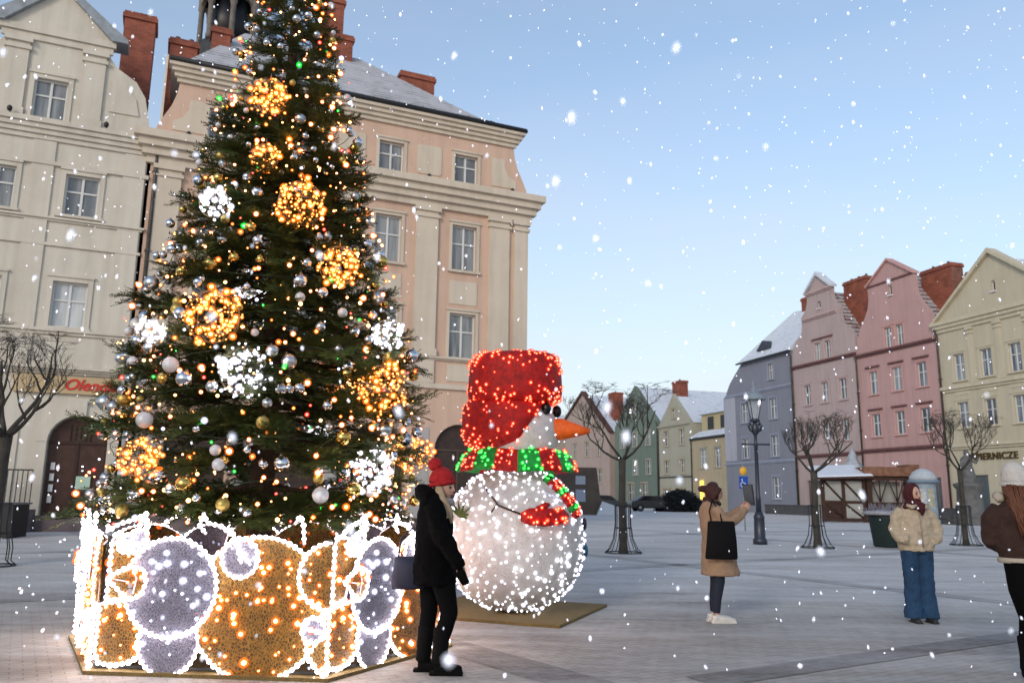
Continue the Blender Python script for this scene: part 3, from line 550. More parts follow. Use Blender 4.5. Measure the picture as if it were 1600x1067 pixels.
def bulbs(parent,items,nind,plural='bulbs'):
    """items: (mesh, point, size, score); the nind best-seen are objects of their own, the rest one mass per kind"""
    items=sorted(items,key=lambda q:-q[3]); rest={}
    for me,p,s,_ in items[:nind]:
        o=link('bulb',me,parent,p); o.scale=(s,s,s)
    for me,p,s,_ in items[nind:]: rest.setdefault(me.name,(me,[],[])); rest[me.name][1].append(p); rest[me.name][2].append(s)
    for me,ps,ss in rest.values(): joined(plural,me,ps,ss,parent)

# ------------------------------------------------------------------ Christmas tree
TX,TY=-2.70,8.90
ZT=[1.15,1.4,2,2.7,3.4,4.2,5,5.8,6.6,7.45,8.75]; RT=[1.58,1.72,1.70,1.62,1.48,1.20,.96,.80,.64,.42,.02]
def RR(z): return float(np.interp(z,ZT,RT))
M_needle=mat('fir_needles',(.034,.062,.020),.6,col2=(.10,.12,.030),vary=1,scale=2.2,spec=.25)
M_bark=mat('fir_bark',(.075,.048,.032),.9,vary=.5,scale=12,bump=.6,stretch=(1,1,.3))
tree=thing('christmas_tree','towering decorated fir tree covered in lights and standing inside the glowing ring fence','christmas tree',(TX,TY,0))
m=MB(); m.tube([(0,0,0),(0.01,0,.6),(0,0,1.3),(0,0,3.5),(0,0,6.5),(0,0,8.5)],[.17,.145,.135,.11,.06,.02],14); m.build('trunk',M_bark,tree)
def frond():
    T=[]; rr=random.Random(3)
    def needles(p0,d,L,n,nl):
        d=d.normalized(); s=d.cross(Vector((0,0,1))).normalized(); u=s.cross(d)
        T.append([p0-s*.012*L-u*.0,p0+d*L,p0+s*.012*L])
        for i in range(n):
            f=(i+.4)/n; q=p0+d*L*f
            for sg in (-1,1):
                w=(s*sg*1.0+d*(.55+.3*rr.random())+u*(rr.random()*.9-.25)).normalized()*nl*(1-.45*f)*(.8+.4*rr.random())
                T.append([q-d*.024,q+w,q+d*.030])
    needles(Vector((0,0,0)),Vector((1,0,0)),1.0,13,.20)
    for f,sg in ((.18,1),(.28,-1),(.45,1),(.58,-1)):
        needles(Vector((f,0,0)),Vector((.72,sg*.62,.05)),.62*(1-f*.6),8,.16)
    return np.array([[list(v) for v in t] for t in T])
FR=frond(); pos=[];X=[]
limbs=MB()
nl=300
for i in range(nl):
    f=(i+.5)/nl; z=1.25+7.35*(1-(1-f)**.78) if i>26 else 1.2+.25*random.random()
    az=i*2.39996+random.uniform(-.2,.2); r=RR(z+.0)*(.95 if z<3 else .86 if z<5.5 else .76)*random.choice((.78,.9,.98,1.02,1.12))*random.uniform(.92,1.05)
    z0=z+r*.10; dr=Vector((math.cos(az),math.sin(az),0)); sd_=Vector((-dr.y,dr.x,0))
    sag=random.uniform(-.30,-.05)*r; pts=[Vector((0,0,z0))+dr*r*t+Vector((0,0,sag*t+.10*r*t*t*1.2)) for t in (0,.3,.6,.85,1)]
    limbs.tube(pts,[.03*max(.3,r/1.6),.022*max(.3,r/1.6),.014,.009,.004],5,cap=False)
    nf=max(7,int(27*r/1.2))
    for k in range(nf):
        t=.22+.78*((k+.5)/nf)**.8; j=min(3,int(t*4)); 
        tt=[0,.3,.6,.85,1]; a=max(q for q in range(4) if tt[q]<=t+1e-9); p=pts[a].lerp(pts[a+1],(t-tt[a])/(tt[a+1]-tt[a]))
        sg=1 if k%2 else -1; sp_=random.uniform(.35,1.15)*sg*(1.05-t*.6)
        d=(dr+sd_*sp_+Vector((0,0,random.uniform(-.75,.6)))).normalized(); up=Vector((random.uniform(-.35,.35),random.uniform(-.35,.35),1)); s=up.cross(d).normalized(); u=d.cross(s)
        L=random.uniform(.26,.42)*(1 if r>.6 else .72)*(1.1-.3*t)
        X.append(np.array([[d.x*L,s.x*L,u.x*L,p.x],[d.y*L,s.y*L,u.y*L,p.y],[d.z*L,s.z*L,u.z*L,p.z]]))
    d=(dr+Vector((0,0,.12))).normalized(); s=Vector((0,0,1)).cross(d).normalized(); u=d.cross(s); L=.36 if r>.6 else .24; p=pts[-2]
    X.append(np.array([[d.x*L,s.x*L,u.x*L,p.x],[d.y*L,s.y*L,u.y*L,p.y],[d.z*L,s.z*L,u.z*L,p.z]]))
limbs.build('branch',M_bark,tree)['kind']='stuff'
XA=np.array(X); V=np.einsum('kij,nmj->knmi',XA[:,:,:3],FR)+XA[:,None,None,:,3]; V=V.reshape(-1,3); nT=len(V)//3
me=bpy.data.meshes.new('crown'); me.vertices.add(len(V)); me.vertices.foreach_set('co',V.ravel()); me.loops.add(nT*3); me.loops.foreach_set('vertex_index',np.arange(nT*3,dtype=np.int32))
me.polygons.add(nT); me.polygons.foreach_set('loop_start',np.arange(0,nT*3,3,dtype=np.int32)); me.polygons.foreach_set('loop_total',np.full(nT,3,dtype=np.int32)); me.materials.append(M_needle); me.update(calc_edges=True)
link('crown',me,tree)
CAMP=Vector((0,0,1.5))
def surf(z,az,f): r=RR(z)*f; return Vector((TX+r*math.cos(az),TY+r*math.sin(az),z))
def facing(p):       # how squarely a spot on the tree faces the square
    d=(CAMP-p).normalized(); n=Vector((p.x-TX,p.y-TY,.4)).normalized(); return n.dot(d)
LB=[('o',-2.66,8.06,5.72,.208),('o',-2.19,7.84,4.42,.25),('o',-1.76,7.85,3.77,.214),('o',-2.79,7.32,3.11,.268),('o',-1.3,8.01,2.54,.257),('o',-3.34,7.31,1.8,.184),
 ('w',-2.45,7.27,2.59,.234),('w',-1.32,7.88,1.73,.217),('w',-3.04,7.76,4.38,.162),('w',-1.29,8.17,3.13,.166),('w',-3.42,7.47,2.98,.12),('o',-2.6,7.89,4.95,.147),
 ('o',-2.2,10.3,3.0,.25),('w',-3.4,10.1,4.1,.2),('o',-1.2,9.9,2.0,.24),('w',-2.5,10.5,2.2,.2)]
def balls_of(c,r,n,spread=1.0):
    out=[]
    for i in range(n):
        y=1-2*(i+.5)/n; y=max(-1,min(1,y+random.uniform(-.1,.1))); a=i*2.39996+random.uniform(-.6,.6); q=math.sqrt(1-y*y); k=r*random.uniform(.62,1.12)*spread
        out.append(Vector((math.cos(a)*q*k,math.sin(a)*q*k,y*k)))
    return out
lbl={'o':['amber light ball high up near the top of the tree','wide amber light ball on the tree above the middle','amber light ball at the right of the tree below the wide one','largest amber light ball on the left half of the tree','amber light ball low on the right edge of the tree','amber light ball lowest on the left of the tree','small amber light ball between the two upper ones','amber light ball on the far side of the tree, middle height','amber light ball on the far side of the tree, low'],
 'w':['large cold white light ball in the middle of the tree','cold white light ball lowest on the right of the tree','small white light ball on the upper left edge of the tree','small white light ball on the right edge above an amber one','smallest white light ball on the left edge of the tree','white light ball on the far side, high','white light ball on the far side, low']}
wire=mat('ball_wire',(.25,.2,.12),.35,.9)
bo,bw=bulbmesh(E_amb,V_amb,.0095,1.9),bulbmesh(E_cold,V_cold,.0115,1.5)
for kd,x,y,z,r in LB:
    b=thing('light_ball',lbl[kd].pop(0),'light ball',(x,y,z),group='glowing light balls hung on the christmas tree')
    w=MB()
    for k in range(5): a=k*math.pi/5; w.tube([(math.cos(a)*math.sin(t)*r*.93,math.sin(a)*math.sin(t)*r*.93,math.cos(t)*r*.93) for t in np.linspace(0,2*math.pi,21)],.0035,4,cap=False)
    for h in (-.5,0,.5): q=math.sqrt(1-h*h)*r*.93; w.tube([(q*math.cos(t),q*math.sin(t),h*r*.93) for t in np.linspace(0,2*math.pi,21)],.0035,4,cap=False)
    w.tube([(0,0,r*.9),(0,0,r+.06)],.006,5); w.build('wire_cage',wire,b)
    n=int(125*(r/.25)**1.6)+8
    bulbs(b,[(bo if kd=='o' else bw,p,random.choice((.5,.6,.75,.9,1.1,1.5,2.1)),p.normalized().dot((CAMP-Vector((x,y,z))).normalized())) for p in balls_of(None,r,n)],int(min(90,n*.6)))
# fairy lights
sl_=thing('fairy_lights','string of warm fairy lights wound all over the Christmas tree branches','fairy lights',(TX,TY,0))
w=MB(); N=900; w.tube([(RR(1.3+6.9*t)*.9*math.cos(t*17*2*math.pi)+.03*math.sin(t*977),RR(1.3+6.9*t)*.9*math.sin(t*17*2*math.pi)+.03*math.cos(t*817),1.3+6.9*t+.05*math.sin(t*400)) for t in np.linspace(0,1,N)],.004,4,cap=False); w.build('wire',mat('wire_green',(.02,.04,.02)),sl_)
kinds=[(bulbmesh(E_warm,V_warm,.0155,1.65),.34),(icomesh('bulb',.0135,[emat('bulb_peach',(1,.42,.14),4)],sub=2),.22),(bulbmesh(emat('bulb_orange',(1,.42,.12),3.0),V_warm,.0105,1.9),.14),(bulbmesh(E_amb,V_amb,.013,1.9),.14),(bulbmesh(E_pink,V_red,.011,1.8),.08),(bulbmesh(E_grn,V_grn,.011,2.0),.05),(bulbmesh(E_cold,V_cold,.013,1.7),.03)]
it=[]
while len(it)<1250:
    z=1.2+7.3*random.random()**1.25; 
    if random.random()>RR(z)/1.76+.12: continue
    az=random.uniform(0,2*math.pi); p=surf(z,az,random.uniform(.78,1.04)); u=random.random(); a=0
    for me_,w_ in kinds:
        a+=w_
        if u<a: break
    it.append((me_,p-Vector((TX,TY,0)),random.choice((.4,.5,.6,.75,.9,1,1.2,1.5)),facing(p)/(.5+(p-CAMP).length*.1)))
bulbs(sl_,it,100)
# baubles
def baublemesh(name,m,ridge=False):
    b=MB()
    if ridge: b.ball((0,0,0),1,20,12,fn=lambda d:d*(1+.05*math.cos(10*math.atan2(d.y,d.x))*(1-abs(d.z))))
    else: b.ball((0,0,0),1,20,12)
    return b.mesh('bauble',m)
bm_={'glossy silver':baublemesh('b',mat('bauble_silver',(.62,.66,.72),.16,1)),'matt white':baublemesh('b',mat('bauble_white',(.62,.62,.64),.5,.25,vary=.2,scale=2)),'glossy gold':baublemesh('b',mat('bauble_gold',(.62,.42,.12),.2,1)),'matt gold':baublemesh('b',mat('bauble_gold2',(.45,.34,.10),.45,.8)),'ribbed silver':baublemesh('b',mat('bauble_silver2',(.55,.58,.6),.3,1),True)}
capm=MB().lathe([(.2,.93),(.22,1.12),(.06,1.13),(.05,1.3),(.02,1.34)],10).mesh('cap',wire)
placed=[]; nb=0; tries=0
while nb<270 and tries<6000:
    tries+=1
    z=1.3+6.8*random.random()**1.15
    if random.random()>RR(z)/1.76+.1: continue
    az=random.uniform(0,2*math.pi) if nb>190 else random.uniform(-math.pi*.98,-.02*math.pi); p=surf(z,az,random.uniform(.86,1.03))
    if any((p-Vector((x,y,zz))).length<r+.06 for _,x,y,zz,r in LB) or any((p-q).length<.15 for q in placed): continue
    placed.append(p); kd=random.choices(list(bm_),(.42,.12,.13,.11,.22))[0]; r=random.choice((.038,.045,.05,.055,.06,.075))*(1 if z<4.5 else .8)
    o=link('bauble',bm_[kd],None,p,(random.uniform(-.3,.3),random.uniform(-.3,.3),random.uniform(0,6))); o.scale=(r,r,r)
    tag(o,kd+' bauble hanging among the fir branches of the Christmas tree','bauble','%s baubles on the christmas tree'%kd); link('cap',capm,o); nb+=1

# ------------------------------------------------------------------ ring fence of light panels
def netmat(name,c1,c2,sc,rough,metal):
    m=bpy.data.materials.new(name); m.use_nodes=True; t=m.node_tree; b=t.nodes['Principled BSDF']; L=t.links; b.inputs['Roughness'].default_value=rough; b.inputs['Metallic'].default_value=metal
    tc=t.nodes.new('ShaderNodeTexCoord'); mp=t.nodes.new('ShaderNodeMapping'); mp.inputs['Scale'].default_value=(1,1,.75); L.new(tc.outputs['Object'],mp.inputs[0])
    v=t.nodes.new('ShaderNodeTexVoronoi'); v.feature='DISTANCE_TO_EDGE'; v.inputs['Scale'].default_value=sc; L.new(mp.outputs[0],v.inputs['Vector'])
    mr=t.nodes.new('ShaderNodeMapRange'); mr.inputs[1].default_value=.04; mr.inputs[2].default_value=.16; L.new(v.outputs['Distance'],mr.inputs[0])
    n=t.nodes.new('ShaderNodeTexNoise'); n.inputs['Scale'].default_value=sc*.25; n.inputs['Detail'].default_value=5; L.new(tc.outputs['Object'],n.inputs['Vector'])
    ad=t.nodes.new('ShaderNodeMath'); ad.operation='MULTIPLY'; L.new(mr.outputs[0],ad.inputs[0]); L.new(n.outputs['Fac'],ad.inputs[1])
    mix=t.nodes.new('ShaderNodeMixRGB'); mix.inputs[1].default_value=(*c1,1); mix.inputs[2].default_value=(*c2,1); m2=t.nodes.new('ShaderNodeMath'); m2.operation='MULTIPLY'; m2.inputs[1].default_value=1.7; m2.use_clamp=True; L.new(ad.outputs[0],m2.inputs[0])
    L.new(m2.outputs[0],mix.inputs[0]); L.new(mix.outputs[0],b.inputs['Base Color'])
    bp=t.nodes.new('ShaderNodeBump'); bp.inputs['Strength'].default_value=.7; bp.inputs['Distance'].default_value=.01; bp.invert=True; L.new(mr.outputs[0],bp.inputs['Height']); L.new(bp.outputs[0],b.inputs['Normal'])
    return m
N_gold=netmat('gold_tinsel_net',(.33,.165,.022),(.07,.036,.006),46,.5,.15); N_sil=netmat('silver_tinsel_net',(.24,.23,.30),(.10,.095,.135),52,.5,.45)
E_rope=emat('rope_light',(1.0,.80,.90),.95); E_bead=emat('rope_bead',(1,.88,.86),9)
ring=thing('light_fence','hexagonal ring fence of gold and silver glowing bauble panels around the tree trunk','light fence',(-2.345,8.82,0),R(-5.2))
A=1.01; AP=1.75; k_=.00205
def UV(x,y): return ((x-180)*k_-A,(850-y)*k_*.95+.01)
def circ(x,y,r,a0=0,a1=360,n=40): 
    q=UV(x,y); return arc(q[0],q[1],r*k_,a0,a1,n)
bead=icomesh('bead',.018,[E_bead],sub=2)
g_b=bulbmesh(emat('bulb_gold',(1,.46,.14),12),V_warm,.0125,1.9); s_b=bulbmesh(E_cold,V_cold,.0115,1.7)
elems=[ # fill, outline in panel units, closed, layer y
 ('gold',circ(870,570,283),True,.0,75),
 ('gold',[UV(*p) for p in ((188,570),(330,548),(420,600),(430,700),(400,760),(350,805),(270,824),(205,812),(186,770))],True,.01,24),
 ('gold',[UV(*p) for p in ((213,300),(232,268),(330,280),(400,330),(420,400),(330,440),(300,540),(213,558))],True,.02,8),
 ('gold',arc(*UV(1172,432),133*k_,90,270,24),False,-.02,7),
 ('gold',[UV(*p) for p in ((1090,760),(1080,690),(1130,600),(1172,570),(1172,836),(1140,820))],True,-.01,7),
 ('silver',circ(505,722,128),True,-.02,12),
 ('silver',circ(502,490,197),True,-.045,40),
 ('silver',circ(790,362,78),True,-.045,4),
 ('silver',circ(1115,650,48),True,-.045,3),
 ('gold',[UV(*p) for p in ((232,455),(330,402),(392,420),(405,470),(385,525),(330,545))],True,-.075,9),
 ('silver',[UV(*p) for p in ((250,300),(330,252),(380,246),(385,320),(330,352),(270,345))],True,-.045,8)]
lines=[[(622,172),(640,215),(700,228),(755,265),(790,330),(840,390)],[(622,172),(610,230),(640,262)],[(745,235),(775,300),(800,385)],[(330,402),(360,455),(350,520)],[(232,455),(330,470)],[(300,330),(340,250),(372,180),(384,250)],[(250,300),(300,330),(380,300)],[(1015,215),(1035,180),(1052,215),(1060,300)],[(1080,640),(1150,660)],[(205,262),(260,225),(330,205),(372,180)]]
def make_panel():
    p=bpy.data.objects.new('panel',None); COL.objects.link(p); p.parent=ring
    rp=[]
    for kd,pl,cl,y,nb_ in elems:
        m=MB(); q=[(x,z) for x,z in pl]; m.prism(q,y,y+.018); m.build('gold_net' if kd=='gold' else 'silver_net',N_gold if kd=='gold' else N_sil,p)
        pts=[(x,y-.006,z) for x,z in pl]+([(pl[0][0],y-.006,pl[0][1])] if cl else []); rp.append(pts)
        xs_=[a for a,_ in pl]; zs_=[b for _,b in pl]; c=0; t=0
        def inside(x,z):
            r=False
            for i in range(len(pl)):
                (xa,za),(xb,zb)=pl[i],pl[i-1]
                if (za>z)!=(zb>z) and x<(xb-xa)*(z-za)/(zb-za)+xa: r=not r
            return r
        while c<nb_ and t<500:
            t+=1; x=random.uniform(min(xs_),max(xs_)); z=random.uniform(min(zs_),max(zs_))
            if not inside(x,z): continue
            o=link('bulb',g_b if kd=='gold' else s_b,p,(x,y-.012,z)); s=random.choice((.6,.8,1,1.2,1.5,1.8)); o.scale=(s,s,s); c+=1
    for l in lines: rp.append([(UV(*q)[0],-.065,UV(*q)[1]) for q in l])
    rope=MB()
    for l in rp: rope.tube(l,.0125,6,cap=True)
    rope.build('rope_light',E_rope,p)
    bp=[]
    def hid(q):
        for kd,pl,cl,y,_n in elems:
            if y<q.y-.01:
                ins=False
                for i in range(len(pl)):
                    (xa,za),(xb,zb)=pl[i],pl[i-1]
                    if (za>q.z)!=(zb>q.z) and q.x<(xb-xa)*(q.z-za)/(zb-za)+xa: ins=not ins
                if ins: return True
        return False
    for l in rp:
        acc=0
        for a,b in zip(l,l[1:]):
            a,b=Vector(a),Vector(b); L=(b-a).length; s=.055-acc
            while s<L: bp.append(a.lerp(b,s/L)); s+=.055
            acc=L-(s-.055)
    bp=[q for q in bp if not hid(q)]
    joined('beads',bead,bp,[random.uniform(.9,1.25) for _ in bp],p)
    fr=MB(); fr.box(-A+.02,-A+.045,.03,.055,0,1.12).box(A-.045,A-.02,.03,.055,0,1.12).box(-A+.045,A-.045,.032,.052,.04,.06).build('frame',M_dark,p)
    return p
pan=make_panel()
HV=[(2.02*math.cos(R(-120+60*i)),2.02*math.sin(R(-120+60*i))) for i in range(6)]; HV[5]=(-2.13,-.22); HV[2]=(1.74,-.12)
for i in range(6):
    q=pan if i==0 else copy_tree(pan,ring); a_,b_=Vector(HV[i]),Vector(HV[(i+1)%6]); c_=(a_+b_)/2; d_=b_-a_
    q.location=(c_.x,c_.y,0); q.rotation_euler=(0,0,math.atan2(d_.y,d_.x)); q.scale=(d_.length/2.02,1,1)
bm2=MB(); n6=[(x*1.035,y*1.035) for x,y in HV]
bm2.add([(x,y,z) for z in (.0,.03) for x,y in n6],[(0,5,4,3,2,1),(6,7,8,9,10,11)]+[(i,(i+1)%6,(i+1)%6+6,i+6) for i in range(6)])
M_mat=netmat('gold_carpet',(.25,.165,.05),(.12,.08,.025),55,.8,.1)
tag(bm2.build('base_mat',M_mat,None,(-2.345,8.82,0),(0,0,R(-4.8))),'olive-gold six-sided mat under the glowing ring fence and tree','mat')
# ------------------------------------------------------------------ snowman
SX,SY=.07,11.0
mm=MB(); mm.box(-1.1,1.1,-1.05,1.05,0,.035); 
tag(mm.build('square_mat',M_mat,None,(-.03,11.2,0),(0,0,R(-22))),'golden-brown square mat under the glowing snowman','mat')
snow=thing('snowman','giant glowing snowman with a red hat, striped scarf and carrot nose','snowman',(SX,SY,.035))
M_tins=mat('white_tinsel',(.56,.54,.53),.75,vary=.22,scale=9,bump=.5,bscale=60); M_rt=mat('red_tinsel',(.42,.005,.004),.55,vary=.5,scale=14,bump=.6,bscale=50)
M_gt=mat('green_tinsel',(.01,.30,.04),.5,vary=.4,scale=14,bump=.5,bscale=50); M_ot=mat('orange_tinsel',(.75,.12,.012),.5,vary=.3,scale=14,bump=.4,bscale=50)
def sup(d,ex,ez):
    f=lambda v,e: math.copysign(abs(v)**e,v); q=math.hypot(d.x,d.y) or 1e-9
    ca,sa=d.x/q,d.y/q; return Vector((f(ca,ex)*f(q,ez),f(sa,ex)*f(q,ez),f(d.z,ez)))
BZ=.92
m=MB(); m.ball((0,0,BZ),.92,48,32,fn=lambda d:sup(d,1,.9)); body=m.build('body',M_tins,snow)
m=MB(); m.ball((.06,-.02,2.28),.50,36,24,sc=(1.06,1,1.1)); head=m.build('head',M_tins,snow)
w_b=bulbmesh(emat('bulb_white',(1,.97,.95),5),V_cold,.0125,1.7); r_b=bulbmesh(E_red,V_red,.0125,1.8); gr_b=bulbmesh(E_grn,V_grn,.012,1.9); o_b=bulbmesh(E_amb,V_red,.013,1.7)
def dircam(p,n): return n.dot((CAMP-p).normalized())
it=[]
for i in range(950):
    y=1-2*(i+.5)/950; a=i*2.39996+random.uniform(-.12,.12); q=math.sqrt(1-y*y); n=Vector((q*math.cos(a),q*math.sin(a),max(-1,min(1,y+random.uniform(-.04,.04))))).normalized()
    if n.z>.93 or n.z<-.97: continue
    p=Vector((0,0,BZ))+sup(n,1,.9)*.93; it.append((w_b,p,random.choice((.4,.5,.6,.7,.8,1,1.2,1.5)),dircam(p+Vector((SX,SY,0)),n)))
for i in range(34):   # dense patch on the chest
    n=Vector((.55+random.gauss(0,.13),-.68,.62+random.gauss(0,.07))).normalized(); p=Vector((0,0,BZ))+n*.93; it.append((w_b,p,random.choice((.8,1,1.3)),.5))
bulbs(body,it,100)
it=[]
for i in range(120):
    y=1-2*(i+.5)/120; a=i*2.39996; q=math.sqrt(1-y*y); n=Vector((q*math.cos(a),q*math.sin(a),y))
    if n.x<.1 and n.y>-.2: continue
    it.append((w_b,Vector((.06,-.02,2.28))+Vector((n.x*.535,n.y*.505,n.z*.555)),random.choice((.6,.8,1)),dircam(n+Vector((SX,SY,2)),n)))
bulbs(head,it,60)
# hat crown over a flap that wraps the back of the head
hat=MB(); hs=Vector((.64,.60,.37)); hc=Vector((-.02,0,3.03))
hat.ball(hc,1,44,26,fn=lambda d:(lambda s:Vector((s.x*hs.x*(1-.04*s.z),s.y*hs.y,s.z*hs.z+.02*s.x)))(sup(d,.8,.42)))
ho=hat.build('hat',M_rt,snow)
fl=MB(); fc=Vector((-.10,0.02,2.44))
def flapfn(d):
    s=sup(d,.9,.6); v=Vector((s.x*.64,s.y*.58,s.z*.40))
    lim=.30+.55*(v.z/.4)*.5                # front edge slants back toward the chin
    if v.x>lim: v.x=lim
    return v
fl.ball(fc,1,44,26,fn=flapfn); fo=fl.build('hat_flap',M_rt,snow)
it=[]
for i in range(320):
    y=1-2*(i+.5)/320; a=i*2.39996+random.uniform(-.3,.3); q=math.sqrt(1-y*y); n=Vector((q*math.cos(a),q*math.sin(a),y)); s=sup(n,.8,.42)
    it.append((r_b,hc+Vector((s.x*.65,s.y*.61,s.z*.37)),random.choice((.7,.9,1.1,1.3)),dircam(n+Vector((SX,SY,3)),n)))
bulbs(ho,it,90); it=[]
for i in range(260):
    y=1-2*(i+.5)/260; a=i*2.39996+random.uniform(-.3,.3); q=math.sqrt(1-y*y); n=Vector((q*math.cos(a),q*math.sin(a),y)); v=flapfn(n)
    it.append((r_b,fc+v*1.02,random.choice((.6,.8,1,1.2)),dircam(n+Vector((SX,SY,2.4)),n)))
bulbs(fo,it,90)
m=MB(); m.tube([(.50,-.12,2.36),(.62,-.16,2.36),(.82,-.20,2.345),(.99,-.22,2.335)],[.15,.145,.085,.03],14); no=m.build('nose',M_ot,snow)
bulbs(no,[(o_b,Vector((.52+.5*f,-.13-.09*f-.12*(1-f)*math.cos(a),2.36-.02*f+.125*(1-f)*math.sin(a))),random.choice((.7,1,1.3)),1) for f,a in [(random.random()*.9,random.uniform(-1.5,1.5)) for _ in range(26)]],40)
for ex,ey in ((.40,-.33),(.56,.05)):
    m=MB(); m.ball((ex,ey,2.62),.085,14,10,sc=(.75,.6,1)); m.build('eye',mat('eye_black',(.004,.004,.005),.3),snow)
m=MB(); m.tube([(.30,-.42,2.05),(.43,-.34,2.03),(.52,-.22,2.06)],.018,6); m.build('mouth',M_dark,snow)
# scarf: eight alternating bands round the neck and a tail over the chest
ns=16
for i in range(ns):
    a0,a1=2*math.pi*i/ns,2*math.pi*(i+1)/ns; gcol=i%2==0
    P=[];
    m=MB(); sec=[]; NA=6
    for a in np.linspace(a0,a1,NA):
        for t in range(12):
            u,v=.05*math.cos(t*math.pi/6),.155*math.sin(t*math.pi/6); rad=.655-v*.55+u; zz=1.93+v*.95+u*.3+.012*math.sin(5*a)
            sec.append((rad*1.08*math.cos(a)+.02,rad*.98*math.sin(a),zz))
    m.add(sec,[(q*12+k,q*12+(k+1)%12,(q+1)*12+(k+1)%12,(q+1)*12+k) for q in range(NA-1) for k in range(12)],True)
    o=m.build('scarf_band',M_gt if gcol else M_rt,snow)
    it=[(gr_b if gcol else r_b,(lambda v,rad:Vector((rad*1.08*math.cos(a)+.02,rad*.98*math.sin(a),1.93+v*.95+.02)))(.155*math.sin(t),.655-.155*math.sin(t)*.55+.05*math.cos(t)),random.choice((.6,.9,1.2)),1) for a,t in [(random.uniform(a0,a1),random.uniform(-1.2,1.2)) for _ in range(16)]]
    bulbs(o,it,16)
tp_=[]
for i in range(9):
    f=i/8; n=Vector((math.sin(.62+.62*f)*math.cos(-.75+.25*f),math.sin(.62+.62*f)*math.sin(-.75+.25*f),math.cos(.62+.62*f))); tp_.append((Vector((0,0,BZ))+n*.96,n))
for i in range(8):
    (p0,n0),(p1,n1)=tp_[i],tp_[i+1]; gcol=i%3==0
    m=MB(); m.tube([p0,p0.lerp(p1,.5)+n0*.01,p1],.05,10,ref=n0,b=.12); o=m.build('scarf_tail',M_gt if gcol else M_rt,snow)
    bulbs(o,[(gr_b if gcol else r_b,p0.lerp(p1,random.random())+n0*.05+n0.cross((p1-p0).normalized())*random.uniform(-.1,.1),random.choice((.6,.9,1.1)),1) for _ in range(6)],6)
# arms and buttons
def onb(x,z,off=.0):
    r=.92; y=-math.sqrt(max(.001,r*r-(z-BZ)**2-x*x)); n=Vector((x,y,z-BZ)).normalized(); return Vector((x,y,z))+n*off
m=MB(); m.tube([onb(-.36,1.53,.03),onb(-.20,1.33,.05),onb(.12,1.21,.07)],.014,6); m.tube([onb(-.22,1.35,.05),onb(-.28,1.25,.06)],.009,5); arm=m.build('arm',mat('stick',(.06,.035,.025)),snow)
m=MB(); m.tube([onb(.06,1.20,.06),onb(.15,1.20,.08),onb(.35,1.19,.09),onb(.54,1.21,.07),onb(.61,1.21,.05)],[.05,.105,.11,.10,.05],14,b=[.04,.07,.07,.07,.04],ref=(0,0,1)); mit=m.build('mitten',M_rt,snow)
m=MB(); m.tube([onb(.25,1.27,.10),onb(.34,1.32,.10),onb(.38,1.33,.1)],[.045,.04,.02],10); m.build('thumb',M_rt,mit)
bulbs(mit,[(r_b,onb(x,z,.155),random.choice((.8,1.1,1.4)),1) for x,z in [(random.uniform(.08,.58),1.20+random.uniform(-.08,.08)) for _ in range(22)]],30)
for x,z,c in ((.90,1.12,(.03,.02,.05)),(.915,.78,(.01,.08,.16))):
    m=MB(); m.ball((0,0,0),.065,14,8,sc=(.5,1,1.3)); q=Vector((x,-.10,z)); m.build('button',mat('button%.2f'%c[2],c,.35),snow,(q.x+.02,q.y,q.z))
m=MB()
for k in range(7): m.tube([(-.70,-.62,1.22),(-.70+.18*math.cos(k*.5-.3),-.66,1.24+.17*math.sin(k*.5-.5))],[.028,.004],5)
m.build('fir_sprig',M_needle,snow)
#@@PART3
# ------------------------------------------------------------------ bare trees and their guards
M_tw=mat('bare_bark',(.062,.055,.045),.9,vary=.4,scale=6,bump=.5)
def bare_tree(loc,h,trunk,cr,seed,label,s=1.0,nb=6,lean=0,group='bare pollarded trees on the square'):
    rr=random.Random(seed); root=thing('bare_tree',label,'tree',loc,rr.random()*6 if seed>1 else 0,group)
    t=MB(); t.tube([(0,0,-.05),(0.01,0,.25),(lean*.3,.02,h*.5),(lean*.7,.0,h*.85),(lean,0,h)],[trunk*1.35,trunk,trunk*.86,trunk*.84,trunk*.95],12)
    t.build('trunk',M_tw,root); c=MB()
    def grow(p,d,L,r,lv):
        pts=[p]; n=5; q=p.copy(); dd=d.copy(); rs=[r]
        for i in range(n):
            dd=(dd+Vector((rr.uniform(-.3,.3),rr.uniform(-.3,.3),rr.uniform(-.12,.3)+(.10 if lv<2 else .16)))).normalized()
            dd.z=dd.z if q.z<h+cr*1.15+rr.uniform(-.5,.3) else dd.z*.15; q=q+dd*L/n; pts.append(q.copy()); rs.append(r*(1-.62*(i+1)/n))
        c.tube(pts,rs,7 if lv<2 else 4,cap=lv<2)
        if lv>=4: return
        k={0:4,1:4,2:4,3:4}[lv]
        for j in range(k):
            f=rr.uniform(.35,1) if lv else rr.uniform(.45,1); i=min(n-1,int(f*n)); b=pts[i].lerp(pts[i+1],f*n-i)
            e=(dd*.5+Vector((rr.uniform(-1,1),rr.uniform(-1,1),rr.uniform(-.2,.9)))).normalized()
            grow(b,e,L*rr.uniform(.42,.68),max(.0035,r*(.40 if lv else .46)),lv+1)
    for i in range(nb):
        a=i*2*math.pi/nb+rr.uniform(-.3,.3); grow(Vector((lean,0,h-.06)),Vector((math.cos(a),math.sin(a),rr.uniform(.15,1.0))).normalized(),cr*rr.uniform(.75,1.1),trunk*.37,0)
    c.build('crown',M_tw,root); return root
